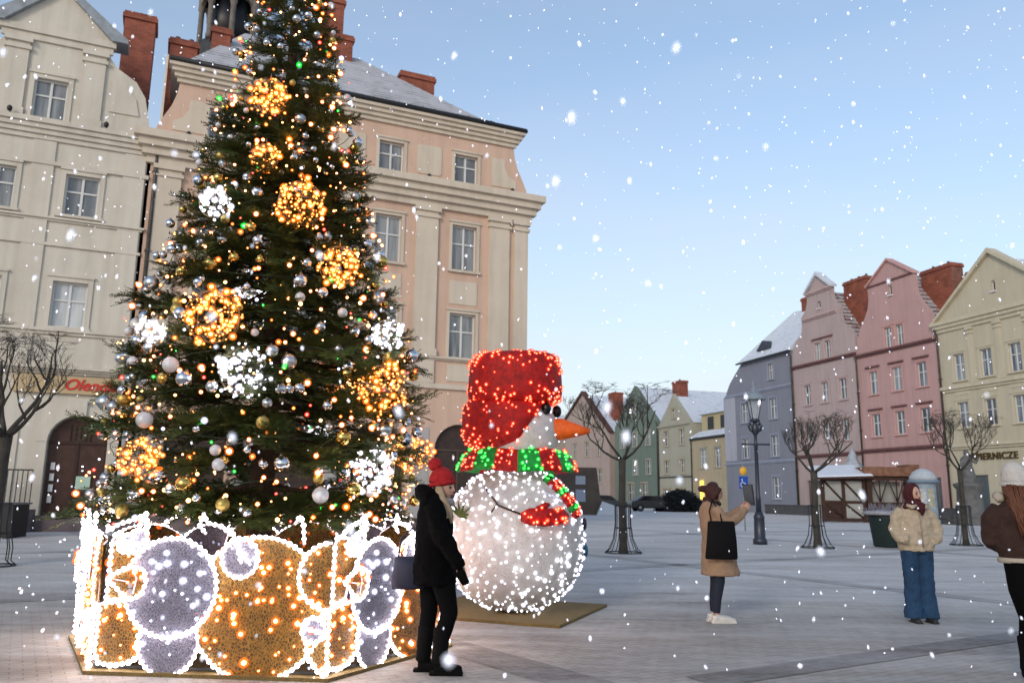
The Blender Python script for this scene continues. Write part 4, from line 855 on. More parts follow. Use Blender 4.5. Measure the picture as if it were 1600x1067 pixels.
def guard(loc,label,r=.2,r2=.46,h=1.25):
    root=thing('tree_guard',label,'tree guard',loc,0,'iron guards around the bare trees')
    for k in range(10):
        a=k*math.pi/5; m=MB(); m.tube([(math.cos(a)*q,math.sin(a)*q,z) for q,z in ((r2,.02),(r2*.8,.10),(r*1.25,.35),(r,.7),(r,h))],.011,5); m.build('bar',M_dark,root)
    for z,q in ((h-.02,r),(.62,r*1.0),(.02,r2)):
        m=MB(); m.tube([(math.cos(a)*q,math.sin(a)*q,z) for a in np.linspace(0,2*math.pi,21)],.013,5,cap=False); m.build('hoop',M_dark,root)
for (x,y,z),h,tr,cr,sd,lb,nb in (((2.86,20.78,.14),2.35,.10,1.5,3,'bare gnarled tree in front of the green gabled house',6),((8.71,23.35,.18),2.15,.105,1.5,8,'bare tree in front of the pale pink house, left of the timber stall',6),
    ((13.93,25.19,.21),2.3,.085,1.5,12,'slender bare tree beside the grey stone statue on the right',6),((-9.95,15.9,.06),2.5,.15,1.75,21,'thick bare tree at the left edge in front of the cream house',7)):
    bare_tree((x,y,z),h,tr,cr,sd,lb,nb=5); guard((x,y,z),{3:'iron guard around the bare tree facing the green house',8:'iron guard around the bare tree next to the timber stall',12:'iron guard around the slender bare tree beside the statue',21:'iron guard around the thick bare tree at the left edge'}[sd],r=.2 if x>-5 else .3,h=1.2 if tr<.2 else .95)
for i,(x,y,s_) in enumerate(((4.5,150,1),(11,155,1.1))): bare_tree((x,y,.3),8,.5,7.5,40+i,('far bare tree rising behind the pinkish gabled house','far bare tree rising behind the roof of the green house')[i],group='far bare trees behind the roofs')

# ------------------------------------------------------------------ street lamp and sign
lp=thing('street_lamp','dark ornate street lamp with a glass lantern in front of the blue-grey house','street lamp',(7.45,24.56,.2))
MI=mat('iron_blueblack',(.018,.024,.04),.4,spec=.5)
m=MB(); m.lathe([(.21,0),(.21,.14),(.17,.18),(.155,.75),(.17,.8),(.14,.86),(.1,.95)],12); m.build('base',MI,lp)
m=MB(); m.lathe([(.085,.9),(.075,1.3),(.085,1.33),(.065,1.4),(.055,2.9),(.075,2.93),(.05,3.0),(.045,3.2),(.1,3.3),(.13,3.45),(.06,3.6),(.04,3.65)],12); m.build('post',MI,lp)
m=MB(); m.tube([(-.38,0,2.95),(.38,0,2.95)],.025,8); m.ball((-.4,0,2.95),.035,8,6).ball((.4,0,2.95),.035,8,6); m.build('ladder_bar',MI,lp)
for k in range(4):
    a=k*math.pi/2+.4; m=MB(); m.tube([(math.cos(a)*q,math.sin(a)*q,z) for q,z in ((.05,3.3),(.2,3.36),(.27,3.5),(.2,3.6),(.16,3.52))],.02,6); m.build('scroll',MI,lp)
m=MB(); m.lathe([(.12,3.62),(.17,3.66),(.13,3.72)],8)
for k in range(4): a=k*math.pi/2+math.pi/4; m.tube([(math.cos(a)*.12,math.sin(a)*.12,3.7),(math.cos(a)*.25,math.sin(a)*.25,4.3)],.014,5)
ln=m.build('lantern',MI,lp)
gl=mat('lantern_glass',(.5,.55,.6),.15,alpha=.35); m=MB(); m.add([(math.cos(k*math.pi/2+math.pi/4)*q,math.sin(k*math.pi/2+math.pi/4)*q,z) for q,z in ((.115,3.72),(.235,4.28)) for k in range(4)],[(k,(k+1)%4,(k+1)%4+4,k+4) for k in range(4)]); m.build('glass',gl,ln)
m=MB(); m.lathe([(.36,4.3),(.34,4.34),(.15,4.52),(.09,4.55),(.1,4.62),(.04,4.68),(.03,4.78),(.045,4.82),(.008,4.92)],12); m.build('lamp_roof',mat('lamp_cap',(.22,.26,.30),.5,vary=.3),lp)
sg=thing('road_sign','yellow round sign above a blue sign on a thin pole behind the lamp','road sign',(9.15,32,.3)); sg.scale=(.8,.8,.95)
m=MB(); m.tube([(0,0,0),(0,0,2.75)],.03,8); m.build('pole',mat('galv',(.3,.31,.32),.5,.6),sg)
m=MB(); m.tube([(0,-.06,2.42),(0,-.04,2.42)],.17,20); m.build('round_plate',mat('sign_yellow',(.72,.38,.03),.5),sg)
m=MB(); m.box(-.22,.22,-.06,-.04,1.7,2.2); bp_=m.build('square_plate',mat('sign_blue',(.01,.06,.32),.4),sg)
m=MB(); m.tube([(-.08,-.07,2.1),(-.06,-.07,1.95),(.06,-.07,1.93),(.1,-.07,1.8)],.018,6).tube([(-.06+.09*math.cos(a),-.07,1.86+.09*math.sin(a)) for a in np.linspace(1.9,6.2,12)],.014,6); m.build('pictogram',mat('sign_white',(.75,.75,.75)),bp_)

# ------------------------------------------------------------------ timber stall, turret stall, advertising column, statue, planter
MW=mat('stall_timber',(.055,.026,.018),.75,vary=.4,scale=8,bump=.3); MWh=mat('stall_infill',(.34,.34,.32),.9,vary=.15,scale=2); M_sn=mat('fresh_snow',(.66,.70,.76),.9,vary=.08,scale=3,bump=.3)
st_=thing('timber_stall','half-timbered wooden market stall with a snowy roof in front of the pink houses','market stall',(18.1,47.3,.3),R(-4))
m=MB()
for x in (0,1.15,2.3): m.box(x-.09,x+.09,-.09,.09,0,2.45)
for x in (0,2.3): m.box(x-.09,x+.09,1.6,1.78,0,2.5)
for z in (.05,1.05,2.32): m.box(.09,1.06,-.08,.08,z,z+.16).box(1.24,2.21,-.08,.08,z,z+.16)
m.build('frame',MW,st_)
for x0,x1,z0,z1 in ((.1,1.1,1.2,2.3),(1.2,2.2,1.2,2.3),(1.2,2.2,.25,1.05),(.1,1.1,.25,1.05)):
    p=MB(); p.box(x0-.03,x1+.03,-.03,.03,z0-.02,z1+.02); po=p.build('infill_panel',MWh if x0>1 or z0>1 else MW,st_)
    b=MB(); b.tube([(x0,-.05,z1),(x1,-.05,z0)],.06,4); b.build('brace',MW,po)
p=MB(); p.box(.0,2.3,1.65,1.72,.1,2.4); p.build('back_panel',MWh,st_)
m=MB(); m.add([(-.45,-.7,2.38),(2.75,-.6,2.5),(2.6,2.2,3.1),(-.2,2.1,3.0),(-.45,-.7,2.5),(2.75,-.6,2.62),(2.6,2.2,3.25),(-.2,2.1,3.15)],[(3,2,1,0),(4,5,6,7),(0,1,5,4),(1,2,6,5),(2,3,7,6),(3,0,4,7)]); ro=m.build('roof',MW,st_)
m=MB(); m.add([(-.42,-.68,2.505),(2.72,-.58,2.625),(2.58,2.18,3.255),(-.18,2.08,3.155),(-.36,-.6,2.60),(2.66,-.5,2.72),(2.5,2.1,3.36),(-.1,2.0,3.26)],[(4,5,6,7),(0,1,5,4),(1,2,6,5),(2,3,7,6),(3,0,4,7)]); m.build('snow_cover',M_sn,ro)
pg=thing('timber_pavilion','open timber pavilion with fan-shaped braces joined to the right of the snowy stall','pavilion',(20.7,47.1,.3),R(-4))
m=MB()
for x,h_ in ((0,2.7),(2.15,2.9)): m.box(x-.14,x+.14,-.12,.12,0,h_)
m.box(-.2,2.4,-.13,.13,2.38,2.62).box(.14,2.01,-.1,.1,.95,1.15).box(.14,2.01,-.1,.1,.1,.25); m.build('frame',MW,pg)
for x0,c in ((0.14,.6),(1.1,1.55)):
    b=MB()
    for q in (x0+.02,c,2*c-x0): b.tube([(c,-.02,1.15),(q,-.02,2.4)],.035,5)
    b.build('fan_brace',MW,pg)
m=MB(); m.box(.15,2.0,.6,.66,.2,2.35); m.build('back_panel',MWh,pg)
m=MB(); m.box(.15,2.0,-.05,.05,.26,.94); m.build('rail_panel',mat('stall_red',(.10,.035,.03),.8,vary=.3),pg)
m=MB(); m.box(-.3,2.2,-.3,1.4,2.63,3.15); m.box(2.2,2.8,-.3,1.4,2.63,3.3); m.build('roof_boards',mat('shingle_orange',(.24,.12,.075),.9,vary=.5,scale=3),pg)
tk=thing('turret_kiosk','small turret kiosk with a pointed grey roof peeking above the timber stall','kiosk',(22.8,54,.3))
m=MB(); m.box(-.42,.42,-.42,.42,0,3.3); m.build('cabin',MW,tk)
m=MB(); m.box(-.2,.2,-.44,-.40,2.6,3.1); m.build('window',mat('kiosk_pane',(.55,.5,.45)),tk)
m=MB(); m.lathe([(.95,3.2),(.9,3.3),(.35,3.8),(.3,4.2),(.22,4.3),(.02,4.75)],4); m.build('roof',mat('zinc_pale',(.40,.44,.48),.6,vary=.3),tk)
for i,(x,y) in enumerate(((1.1,20.6),)): pass
ac=thing('advertising_column','round grey-blue advertising column with a domed snowy cap behind the hijab wearer','advertising column',(22.6,44.6,.3))
m=MB(); m.lathe([(.72,0),(.72,.25),(.62,.3),(.60,2.2),(.62,2.25)],24); m.build('drum',mat('column_paint',(.30,.36,.42),.8,vary=.4,scale=2),ac)
m=MB(); m.lathe([(.78,2.22),(.82,2.3),(.74,2.36)],24); m.build('cornice',mat('column_rim',(.16,.22,.28),.6),ac)
m=MB(); m.lathe([(.72,2.35),(.68,2.55),(.5,2.8),(.25,2.95),(.04,3.0)],24); m.build('dome',mat('dome_snow',(.42,.46,.50),.7,vary=.2),ac)
for k,(a,w_,c) in enumerate(((-2.2,.5,(.5,.5,.5)),(-1.4,.45,(.45,.42,.3)),(-.9,.35,(.3,.4,.5)))):
    m=MB(); n_=8; m.add([(.612*math.cos(a+w_*(i/n_-.5)*1.3),.612*math.sin(a+w_*(i/n_-.5)*1.3),z) for z in (.9,1.9) for i in range(n_+1)],[(i,i+1,i+n_+2,i+n_+1) for i in range(n_)]); m.build('poster',mat('poster%d'%k,c,.7,vary=.5,scale=5),ac)
MS=mat('sandstone_dark',(.14,.14,.14),.9,vary=.4,scale=3,bump=.5)
stt=thing('stone_statue','grey weathered stone statue on a tall round pedestal beside the slender bare tree','statue',(25.3,45,.3))
m=MB(); m.box(-1.3,1.3,-1.3,1.3,0,.35); m.lathe([(1.0,.35),(.85,.5),(.68,.6),(.62,1.9),(.75,2.05),(.78,2.2),(.5,2.28)],16,sx=1,sy=1); m.build('pedestal',MS,stt)
m=MB(); m.tube([(0,0,2.2),(.03,0,2.6),(.0,0,3.1),(-.02,0,3.55),(0,0,3.75)],[.42,.36,.27,.30,.12],12); m.ball((.02,0,3.92),.15,12,8,sc=(.9,1,1.15)); m.tube([(.22,0,3.55),(.48,-.1,3.35),(.62,-.2,3.7)],[.1,.08,.05],8); m.tube([(-.22,0,3.55),(-.4,-.15,3.2),(-.2,-.3,3.05)],[.1,.08,.05],8); m.tube([(0,.1,3.5),(.18,.2,2.9),(.3,.2,2.25)],[.2,.3,.32],10)
remesh(m.build('figure',MS,stt),.04,2,.06,.15)
pl=thing('planter','large dark green tapered planter with snowy twigs left of the hijab wearer','planter',(11.05,24.1,.19))
m=MB(); m.lathe([(.36,0),(.40,.05),(.50,.85),(.52,.9),(.46,.9),(.44,.8)],20); m.build('tub',mat('tub_green',(.015,.028,.027),.6,vary=.3),pl)
m=MB(); m.lathe([(.60,.92),(.64,.98),(.55,1.03),(.2,1.06)],20,sx=1.05); m.build('rim',mat('rim_grey',(.33,.34,.38),.8,vary=.3,scale=6),pl)
m=MB(); rr=random.Random(4)
for i in range(160):
    a=rr.random()*6.3; q=rr.random()*.55; m.tube([(q*math.cos(a),q*math.sin(a),.98),(q*1.15*math.cos(a)+rr.uniform(-.1,.1),q*1.15*math.sin(a)+rr.uniform(-.1,.1),1.08+rr.random()*.2)],[.012,.004],3)
m.build('heather',mat('heather_grey',(.30,.30,.34),.9,vary=.4),pl)['kind']='stuff'
# low planting strip and walls in front of the right row
def lowwall(name,label,p0,p1,h,w,m,cat='wall',kind=None):
    p0,p1=Vector(p0),Vector(p1); d=(p1-p0); L=d.length; a=math.atan2(d.y,d.x); mm_=MB(); mm_.box(0,L,-w/2,w/2,-.1,h); mm_.box(-.03,L+.03,-w/2-.04,w/2+.04,h,h+.07)
    return tag(mm_.build(name,m,None,(p0.x,p0.y,G(p0.y)),(0,0,a)),label,cat,kind=kind)
lowwall('low_wall','long dark low wall running along the foot of the pink houses',(22.6,72),(30.5,49),.75,.5,mat('dark_stone',(.085,.085,.09),.9,vary=.3))
def bush(name,label,loc,r,col,n,seed,sz=.09,sc=(1,1,1)):
    rr=random.Random(seed); v=[];f=[]
    for i in range(n):
        d=Vector((rr.gauss(0,1),rr.gauss(0,1),rr.gauss(0,1))).normalized(); q=r*rr.uniform(.6,1.02)*(1+.12*noise.noise(d*2.2)); p=Vector((d.x*q*sc[0],d.y*q*sc[1],abs(d.z)*q*sc[2]))
        a=Vector((rr.uniform(-1,1),rr.uniform(-1,1),rr.uniform(-1,1))).normalized(); b=a.orthogonal().normalized(); k=len(v); v+=[p,p+a*sz*1.6,p+b*sz]; f.append((k,k+1,k+2))
    m=MB(); m.add(v,f); root=thing(name,label,'bush',loc); m.build('foliage',col,root); s=MB(); s.tube([(0,0,0),(0,0,r*.6)],[.12,.05],6); s.build('stem',M_tw,root); return root
bush('clipped_bush','round dark clipped bush in front of the greyish-cream gabled house',(16.0,77,.3),2.0,mat('bush_dark',(.012,.018,.022),.8,vary=.4,scale=1.5),9000,5,.14,(1.15,1,1.0))
# parked cars, far
def car(label,loc,rz,col):
    root=thing('parked_car',label,'car',loc,rz,'cars parked by the far houses')
    prof=[(-2.1,.3),(2.1,.3),(2.15,.7),(1.95,.88),(1.1,.98),(.5,1.42),(-.95,1.46),(-1.7,1.0),(-2.1,.92)]
    m=MB(); m.prism(prof,-.85,.85); b=m.build('body',mat('car_%s'%label[:5],col,.3,spec=.6),root); q=b.modifiers.new('b','BEVEL'); q.width=.12; q.segments=3
    for s in (-1,1):
        m=MB(); m.prism([(-1.45,1.0),(.95,1.0),(.45,1.36),(-.9,1.39)],s*.87-.01,s*.87+.01); m.build('side_window',mat('car_glass',(.01,.012,.015),.1),root)
        for x in (-1.3,1.3): m=MB(); m.tube([(x,s*.72,.32),(x,s*.9,.32)],.32,18); w=m.build('wheel',mat('tyre',(.012,.012,.012),.9),root); m=MB(); m.tube([(x,s*.9,.32),(x,s*.91,.32)],.19,12); m.build('hubcap',mat('hub',(.3,.3,.32),.4,.7),w)
        m=MB(); m.ball((2.1,s*.6,.68),.13,10,6,sc=(.4,1,.6)); m.build('headlight',mat('hl',(.6,.6,.62),.2),root)
    m=MB(); m.prism([(.62,1.36),(1.08,1.0),(1.12,1.0),(.66,1.38)],-.7,.7); m.build('windscreen',mat('car_glass',(.01,.012,.015),.1),root)
car('black car parked in front of the green house beside the clipped bush',(13.2,76.5,.3),R(8),(.012,.014,.018))
car('dark grey car parked left of the black one near the green house',(8.6,75.5,.3),R(2),(.03,.035,.04))
# brown block kiosk behind the snowman with a white notice
kb=thing('stair_block','grey-brown slanted concrete block with a white notice, right behind the snowman','concrete block',(3.2,58,.3))
m=MB(); m.prism([(0,0),(4.4,0),(3.2,1.2),(2.95,3.3),(0,3.3)],0,2.5); m.build('block',mat('brown_render',(.135,.105,.085),.9,vary=.25,scale=1),kb)
for z0,z1,c in ((2.1,2.7,(.42,.45,.52)),(.9,1.75,(.36,.40,.50))):
    m=MB(); m.box(1.45,2.15,-.03,-.005,z0,z1); m.build('notice',mat('notice%.1f'%z0,c),kb)
m=MB(); m.prism([(2.9,0),(5.7,0),(4.6,.5),(3.3,.95)],-.6,-.05); m.build('snow_heap',M_sn,kb)
# ------------------------------------------------------------------ left side: terrace, railing, cafe, gate
lowwall('terrace_wall','low purplish-brown stone terrace wall behind the Christmas tree',(-18,25.6),(-2.0,28.6),.42,.6,mat('terrace_stone',(.16,.125,.125),.85,vary=.3,scale=2))
m=MB(); m.box(-1.7,1.7,-.5,.5,0,.92); 
bx=thing('black_box','black waist-high bin enclosure at the left edge behind the thick bare tree','enclosure',(-15.6,23.2,.18),R(8)); m.build('panel',mat('black_panel',(.012,.012,.014),.5),bx); m=MB(); m.box(-1.75,1.75,-.55,.55,.92,.97); m.build('lid',mat('grey_lid',(.16,.16,.17),.6,vary=.3),bx)
rl=thing('railing','black iron railing in front of the pale cream house','railing',(-17.9,25.2,.95),R(10))
m=MB(); m.box(0,2.9,-.02,.02,1.15,1.2).box(0,2.9,-.02,.02,.12,.16); m.build('rail',M_dark,rl)
for i in range(21): m=MB(); m.box(i*.145-.012,i*.145+.012,-.012,.012,-.55,1.15); m.build('baluster',M_dark,rl)
m=MB(); m.box(-.1,3.0,-.3,.3,-.75,-.02); tag(m.build('railing_wall',mat('terrace_stone2',(.14,.13,.13),.85,vary=.3),None,(-17.9,25.2,.93),(0,0,R(10))),'grey base wall under the black iron railing','wall')
def cafe_table(loc,label,glab):
    t=thing('cafe_table',label,'table',loc,0); m=MB(); m.lathe([(.62,.72),(.63,.74),(.62,.76)],24); m.build('table_top',mat('table_white',(.42,.42,.42),.5),t); m=MB(); m.lathe([(.28,0),(.26,.03),(.04,.06),(.035,.7),(.12,.72)],12); m.build('leg',M_dark,t)
cafe_table((-8.3,25.2,.3),'round pale cafe table seen under the branches left of the trunk',None)
for i,(x,a,lb) in enumerate(((-9.3,0,'metal cafe chair at the left side of the round table'),(-7.4,math.pi,'metal cafe chair at the right side of the round table'))):
    c=thing('cafe_chair',lb,'chair',(x,25.3,.3),a,'cafe chairs at the round table')
    m=MB(); m.box(-.2,.2,-.2,.2,.42,.46); m.build('seat',mat('chair_grey',(.25,.25,.26),.6),c); m=MB(); m.box(-.21,-.17,-.2,.2,.5,.9); m.build('backrest',MATS['chair_grey'],c)
    for sx in(-.17,.17):
        for sy in (-.17,.17): m=MB(); m.tube([(sx,sy,.42),(sx*1.15,sy*1.15,0)],.014,5); m.build('leg',M_dark,c)
pf=thing('parasol','folded white parasol standing behind the round cafe table','parasol',(-8.0,26.0,.3)); m=MB(); m.tube([(0,0,0),(0,0,2.6)],.03,8); m.build('pole',M_dark,pf); m=MB(); m.lathe([(.16,1.1),(.2,1.3),(.12,2.2),(.03,2.6)],10); m.build('canopy',mat('canvas',(.42,.42,.40),.9,vary=.2),pf)
# tower behind the townhouse
tw=thing('clock_tower','dark arched lantern of the town hall tower rising behind the apricot roof','tower',(-17.75,45.5,0))
M_cop=mat('dark_copper',(.05,.055,.055),.6,vary=.5,scale=2); M_pier=mat('tower_stone',(.20,.175,.15),.8,vary=.5,scale=2)
m=MB(); m.box(-2.6,2.6,-2.6,2.6,0,26.5); m.build('shaft',P_cr,tw); m=MB(); m.lathe([(2.3,26.49),(2.2,27),(1.95,27.3),(1.95,28.2),(1.2,28.25)],8); m.build('drum',M_cop,tw)
for k in range(8):
    a=k*math.pi/4+math.pi/8; c,s=math.cos(a),math.sin(a); m=MB(); m.lathe([(.2,28.2),(.22,28.4),(.17,28.5),(.17,30.5),(.23,30.6),(.23,31.6)],8,(c*1.75,s*1.75,0)); m.build('pier',M_pier,tw)
    a2=a+math.pi/8; m=MB(); w=.67; prof=[(-w,31.6),(-w,30.6)]+arc(0,30.6,w*.78,180,0,10)+[(w,30.6),(w,31.6)]
    m.prism(prof[::-1],-.12,.12); m.build('arch',M_pier,tw,(math.cos(a2)*1.65,math.sin(a2)*1.65,0),(0,0,a2+math.pi/2))
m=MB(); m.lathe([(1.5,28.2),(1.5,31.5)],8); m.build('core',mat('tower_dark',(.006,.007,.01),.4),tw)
m=MB(); m.lathe([(2.1,31.6),(2.2,31.9),(1.9,32.2),(1.8,33.2),(1.2,34.2),(.5,34.8),(.2,36.5),(.02,38)],8); m.build('dome',M_cop,tw)
#@@PART4
# ------------------------------------------------------------------ people (local: +x = picture right, -y = toward the square)
M_skin=mat('skin',(.46,.27,.20),.55,vary=.12,scale=6,spec=.35)
def head_mesh(m,c,yaw,s=1.0,tilt=0):
    """face looks along +x before yaw; c = centre of skull"""
    Rm=Matrix.Rotation(yaw,3,'Z')@Matrix.Rotation(tilt,3,'Y')
    def fn(d):
        x,y,z=d; 
        w=.072+.006*z-(.022*(-z)**1.5 if z<0 else 0); l=.092+(.0 if z>0 else -.012*(-z)); h=.115 if z>0 else .118
        px=x*l; py=y*w; pz=z*h
        if x>0:
            px*=1-.10*max(0,z-.2)
            px-=.010*math.exp(-((z+.02)/.14)**2)*math.exp(-((abs(y)-.42)/.18)**2)*1.2     # eye sockets
            px+=.026*math.exp(-((z+.27)/.13)**2)*math.exp(-(y/.13)**2)+.012*math.exp(-((z+.08)/.16)**2)*math.exp(-(y/.12)**2)   # nose
            px+=.007*math.exp(-((z+.52)/.07)**2)*math.exp(-(y/.25)**2)+.012*math.exp(-((z+.85)/.12)**2)*math.exp(-(y/.3)**2)    # lips, chin
        return Rm@Vector((px,py,pz))*s
    m.ball(c,1,44,40,fn=fn)
    for sg in (-1,1):
        m.ball(Vector(c)+Rm@Vector((-.005,sg*.072,-.012))*s,.028*s,10,8,fn=lambda d:Rm@Vector((d.x*.6,d.y*.35,d.z*1.1)))
    return Rm
def eyes(root,body,c,Rm,s):
    for sg in (-1,1):
        m=MB(); m.ball(Vector(c)+Rm@Vector((.076,sg*.031,-.003))*s,.0115*s,12,8); m.build('eye',mat('eye_dark',(.03,.02,.018),.2),body)
        m=MB(); m.tube([Vector(c)+Rm@Vector((.085,sg*.018,.022))*s,Vector(c)+Rm@Vector((.086,sg*.034,.027))*s,Vector(c)+Rm@Vector((.074,sg*.05,.02))*s],.0035*s,5); m.build('eyebrow',mat('brow',(.04,.022,.015)),body)
    m=MB(); m.tube([Vector(c)+Rm@Vector((.083,-.022,-.062))*s,Vector(c)+Rm@Vector((.096,0,-.061))*s,Vector(c)+Rm@Vector((.083,.022,-.062))*s],[.003,.006,.003],6); m.build('lips',mat('lips',(.42,.13,.12),.4),body)
def hand(m,w,d,pn,curl=.5,s=1.0,thumb=1,fl=.075):
    """wrist w, direction d, palm normal pn; five separate fingers"""
    w=Vector(w); d=Vector(d).normalized(); pn=(Vector(pn)-d*Vector(pn).dot(d)).normalized(); sd=d.cross(pn)
    m.tube([w-d*.03,w+d*.02,w+d*.055,w+d*.09],[.022*s,.027*s,.038*s,.034*s],10,b=[.02*s,.015*s,.016*s,.012*s],ref=sd)
    for i,(o,l) in enumerate(((-.030,.92),(-.010,1.0),(.010,.96),(.029,.76))):
        p=w+d*.082*s+sd*o*s; dd=d.copy(); pts=[p]
        for j in range(3):
            dd=(dd*math.cos(curl*(.6+.3*j))+pn*math.sin(curl*(.6+.3*j))).normalized(); p=p+dd*fl*l*(.42,.32,.26)[j]*s; pts.append(p)
        m.tube(pts,[.0092*s,.0085*s,.0078*s,.006*s],8)
    p=w+d*.03*s-sd*.024*s*thumb; e=(d*.75-sd*thumb*.7+pn*.35).normalized(); e2=(d*.9-sd*thumb*.2+pn*.4).normalized()
    m.tube([p,p+e*.035*s,p+e*.035*s+e2*.032*s],[.012*s,.011*s,.007*s],8)
def limb(m,pts,r,b=None,ref=None,seg=14): return m.tube(pts,r,seg,b=b,ref=ref)
def torso(m,rings,seg=22):
    """rings: (x,y,z,half-width x,half-depth y)"""
    vs=[(x+a*math.cos(2*math.pi*k/seg),y+b*math.sin(2*math.pi*k/seg),z) for x,y,z,a,b in rings for k in range(seg)]; n=len(rings)
    m.add(vs,[(i*seg+k,i*seg+(k+1)%seg,(i+1)*seg+(k+1)%seg,(i+1)*seg+k) for i in range(n-1) for k in range(seg)]+[tuple(reversed(range(seg))),tuple((n-1)*seg+k for k in range(seg))],True)
M_black=mat('black_wool',(.0035,.0035,.004),.95,spec=.05,vary=.3,scale=20,bump=.3,bscale=150)
M_blackleg=mat('black_leggings',(.0035,.0035,.004),.95,spec=.06)
def bodybase(root,hc,yaw,sh,hip,feet,arms,s=1,tilt=0):
    m=MB(); Rm=head_mesh(m,hc,yaw,s,tilt); nk=Vector((sh[0],sh[1],sh[2]+.04))
    limb(m,[Vector((sh[0],sh[1],sh[2]-.05)),nk,Vector(hc)+Rm@Vector((-.02,0,-.07))],[.075,.058,.052])
    torso(m,[(hip[0],hip[1],hip[2]-.02,.09,.09),(hip[0],hip[1],hip[2]+.1,.09,.10),((sh[0]+hip[0])/2,(sh[1]+hip[1])/2,(sh[2]+hip[2])/2+.06,.09,.11),(sh[0],sh[1],sh[2]-.1,.09,.12),(sh[0],sh[1],sh[2],.07,.10)])
    for (hx,hy),knee,foot in feet:
        limb(m,[(hx,hy,hip[2]),knee,foot],[.07,.045,.03])
    for a in arms: limb(m,a['p'],[.05,.042,.036,.026][:len(a['p'])]); hand(m,a['p'][-1],a['d'],a['n'],a.get('curl',.5),s,a.get('th',1))
    o=m.build('body',M_skin,root); remesh(o,.0065,2); eyes(root,o,hc,Rm,s); return o,Rm
# --- woman in the red bobble hat
w1=thing('person','woman in a red bobble hat and long black coat standing by the glowing ring','person',(-.62,7.34,0))
hc=(.03,0,1.575)
bodybase(w1,hc,R(-24),(-.03,0,1.43),(-.03,0,.92),[((-.05,.06),(-.07,.06,.5),(-.10,.05,.1)),((0,-.07),(.10,-.08,.5),(.03,-.08,.1))],[{'p':[(-.03,-.17,1.38),(.06,-.20,1.14),(.20,-.21,.93)],'d':(.25,0,-1),'n':(.3,.8,0)},{'p':[(-.03,.17,1.38),(-.02,.2,1.12),(.08,.2,.9)],'d':(.2,0,-1),'n':(.3,-.8,0)}])
m=MB(); torso(m,[(-.04,0,.74,.205,.24),(-.04,0,.82,.20,.235),(-.05,0,1.0,.175,.215),(-.05,0,1.15,.165,.205),(-.05,0,1.32,.165,.215),(-.05,0,1.44,.135,.17),(-.06,0,1.52,.10,.11)])
limb(m,[(-.04,-.16,1.42),(0.0,-.22,1.28),(.06,-.245,1.12),(.14,-.25,1.0),(.20,-.25,.90)],[.085,.085,.078,.068,.055]); limb(m,[(-.04,.16,1.42),(-.03,.22,1.28),(-.02,.24,1.1),(.06,.24,.92)],[.085,.085,.075,.06])
limb(m,[(-.08,-.13,1.50),(-.17,0,1.53),(-.08,.13,1.50)],[.05,.08,.05])     # hood lying on the back
remesh(m.build('coat',M_black,w1),.014,4,.045,.13)
m=MB(); hand(m,(.20,-.25,.90),(.35,0,-1),(.3,.7,0),.5,1.12); remesh(m.build('glove',M_black,w1),.006,1)
m=MB()
limb(m,[(-.06,.06,.95),(-.08,.06,.72),(-.08,.06,.5),(-.10,.055,.3)],[.12,.095,.075,.07]); limb(m,[(0,-.07,.95),(.06,-.08,.72),(.11,-.08,.5),(.05,-.08,.3)],[.12,.10,.078,.07]); remesh(m.build('trousers',M_blackleg,w1),.012,4,.008,.06)
for x,y in ((-.11,.055),(.04,-.08)):
    m=MB(); limb(m,[(x+.015,y,.38),(x,y,.2),(x-.01,y,.09)],[.078,.068,.066]); limb(m,[(x-.05,y,.055),(x+.06,y,.05),(x+.16,y,.042),(x+.19,y,.04)],[.05,.052,.046,.03],b=[.052,.05,.045,.03],ref=(0,1,0)); m.box(x-.09,x+.2,y-.045,y+.045,.0,.028)
    remesh(m.build('boot',mat('boot_black',(.004,.004,.004),.8,spec=.08,vary=.3,scale=30),w1),.009,3)
m=MB(); m.ball((.005,0,1.62),1,28,20,fn=lambda d:Vector((d.x*.118,d.y*.105,(d.z*.135 if d.z>0 else d.z*.05-.01*d.x)))); m.tube([(.005+.112*math.cos(a),.10*math.sin(a),1.605+.02*math.cos(a)) for a in np.linspace(0,2*math.pi,25)],.018,8,cap=False); hto=m.build('hat',mat('red_knit',(.42,.015,.018),.9,vary=.35,scale=25,bump=.8,bscale=90),w1)
m=MB(); m.ball((-.06,0,1.775),.062,18,14,fn=lambda d:d*(1+.12*noise.noise(d*6))); m.build('bobble',MATS['red_knit'],hto)
m=MB(); 
for i in range(9): 
    y=-.075+.02*i; limb(m,[(-.02,y*.9,1.60),(-.05+.02*abs(i-4)*.3,y*1.2,1.5),(-.02,y*1.3,1.42)],[.02,.028,.02],seg=8)
limb(m,[(.0,-.088,1.57),(.03,-.105,1.47),(.085,-.105,1.37),(.11,-.10,1.26)],[.02,.03,.032,.015],seg=8); limb(m,[(-.0,-.08,1.58),(.0,-.10,1.46),(.04,-.13,1.36),(.07,-.13,1.3)],[.02,.03,.03,.012],seg=8)
remesh(m.build('hair',mat('blond_hair',(.42,.30,.19),.5,vary=.4,scale=30,stretch=(6,6,.6),bump=.5),w1),.007,2)
m=MB(); limb(m,[(.02,-.10,1.46),(.10,0,1.44),(.02,.10,1.46),(-.06,.08,1.48),(-.06,-.08,1.48),(.02,-.10,1.46)],[.035]*6); remesh(m.build('scarf',mat('pale_scarf',(.38,.34,.32),.9,vary=.3,scale=20,bump=.5),w1),.009,3)
hb=thing('handbag','dark blue handbag hanging at the side of the woman in the red hat','handbag',(-.88,7.26,0))
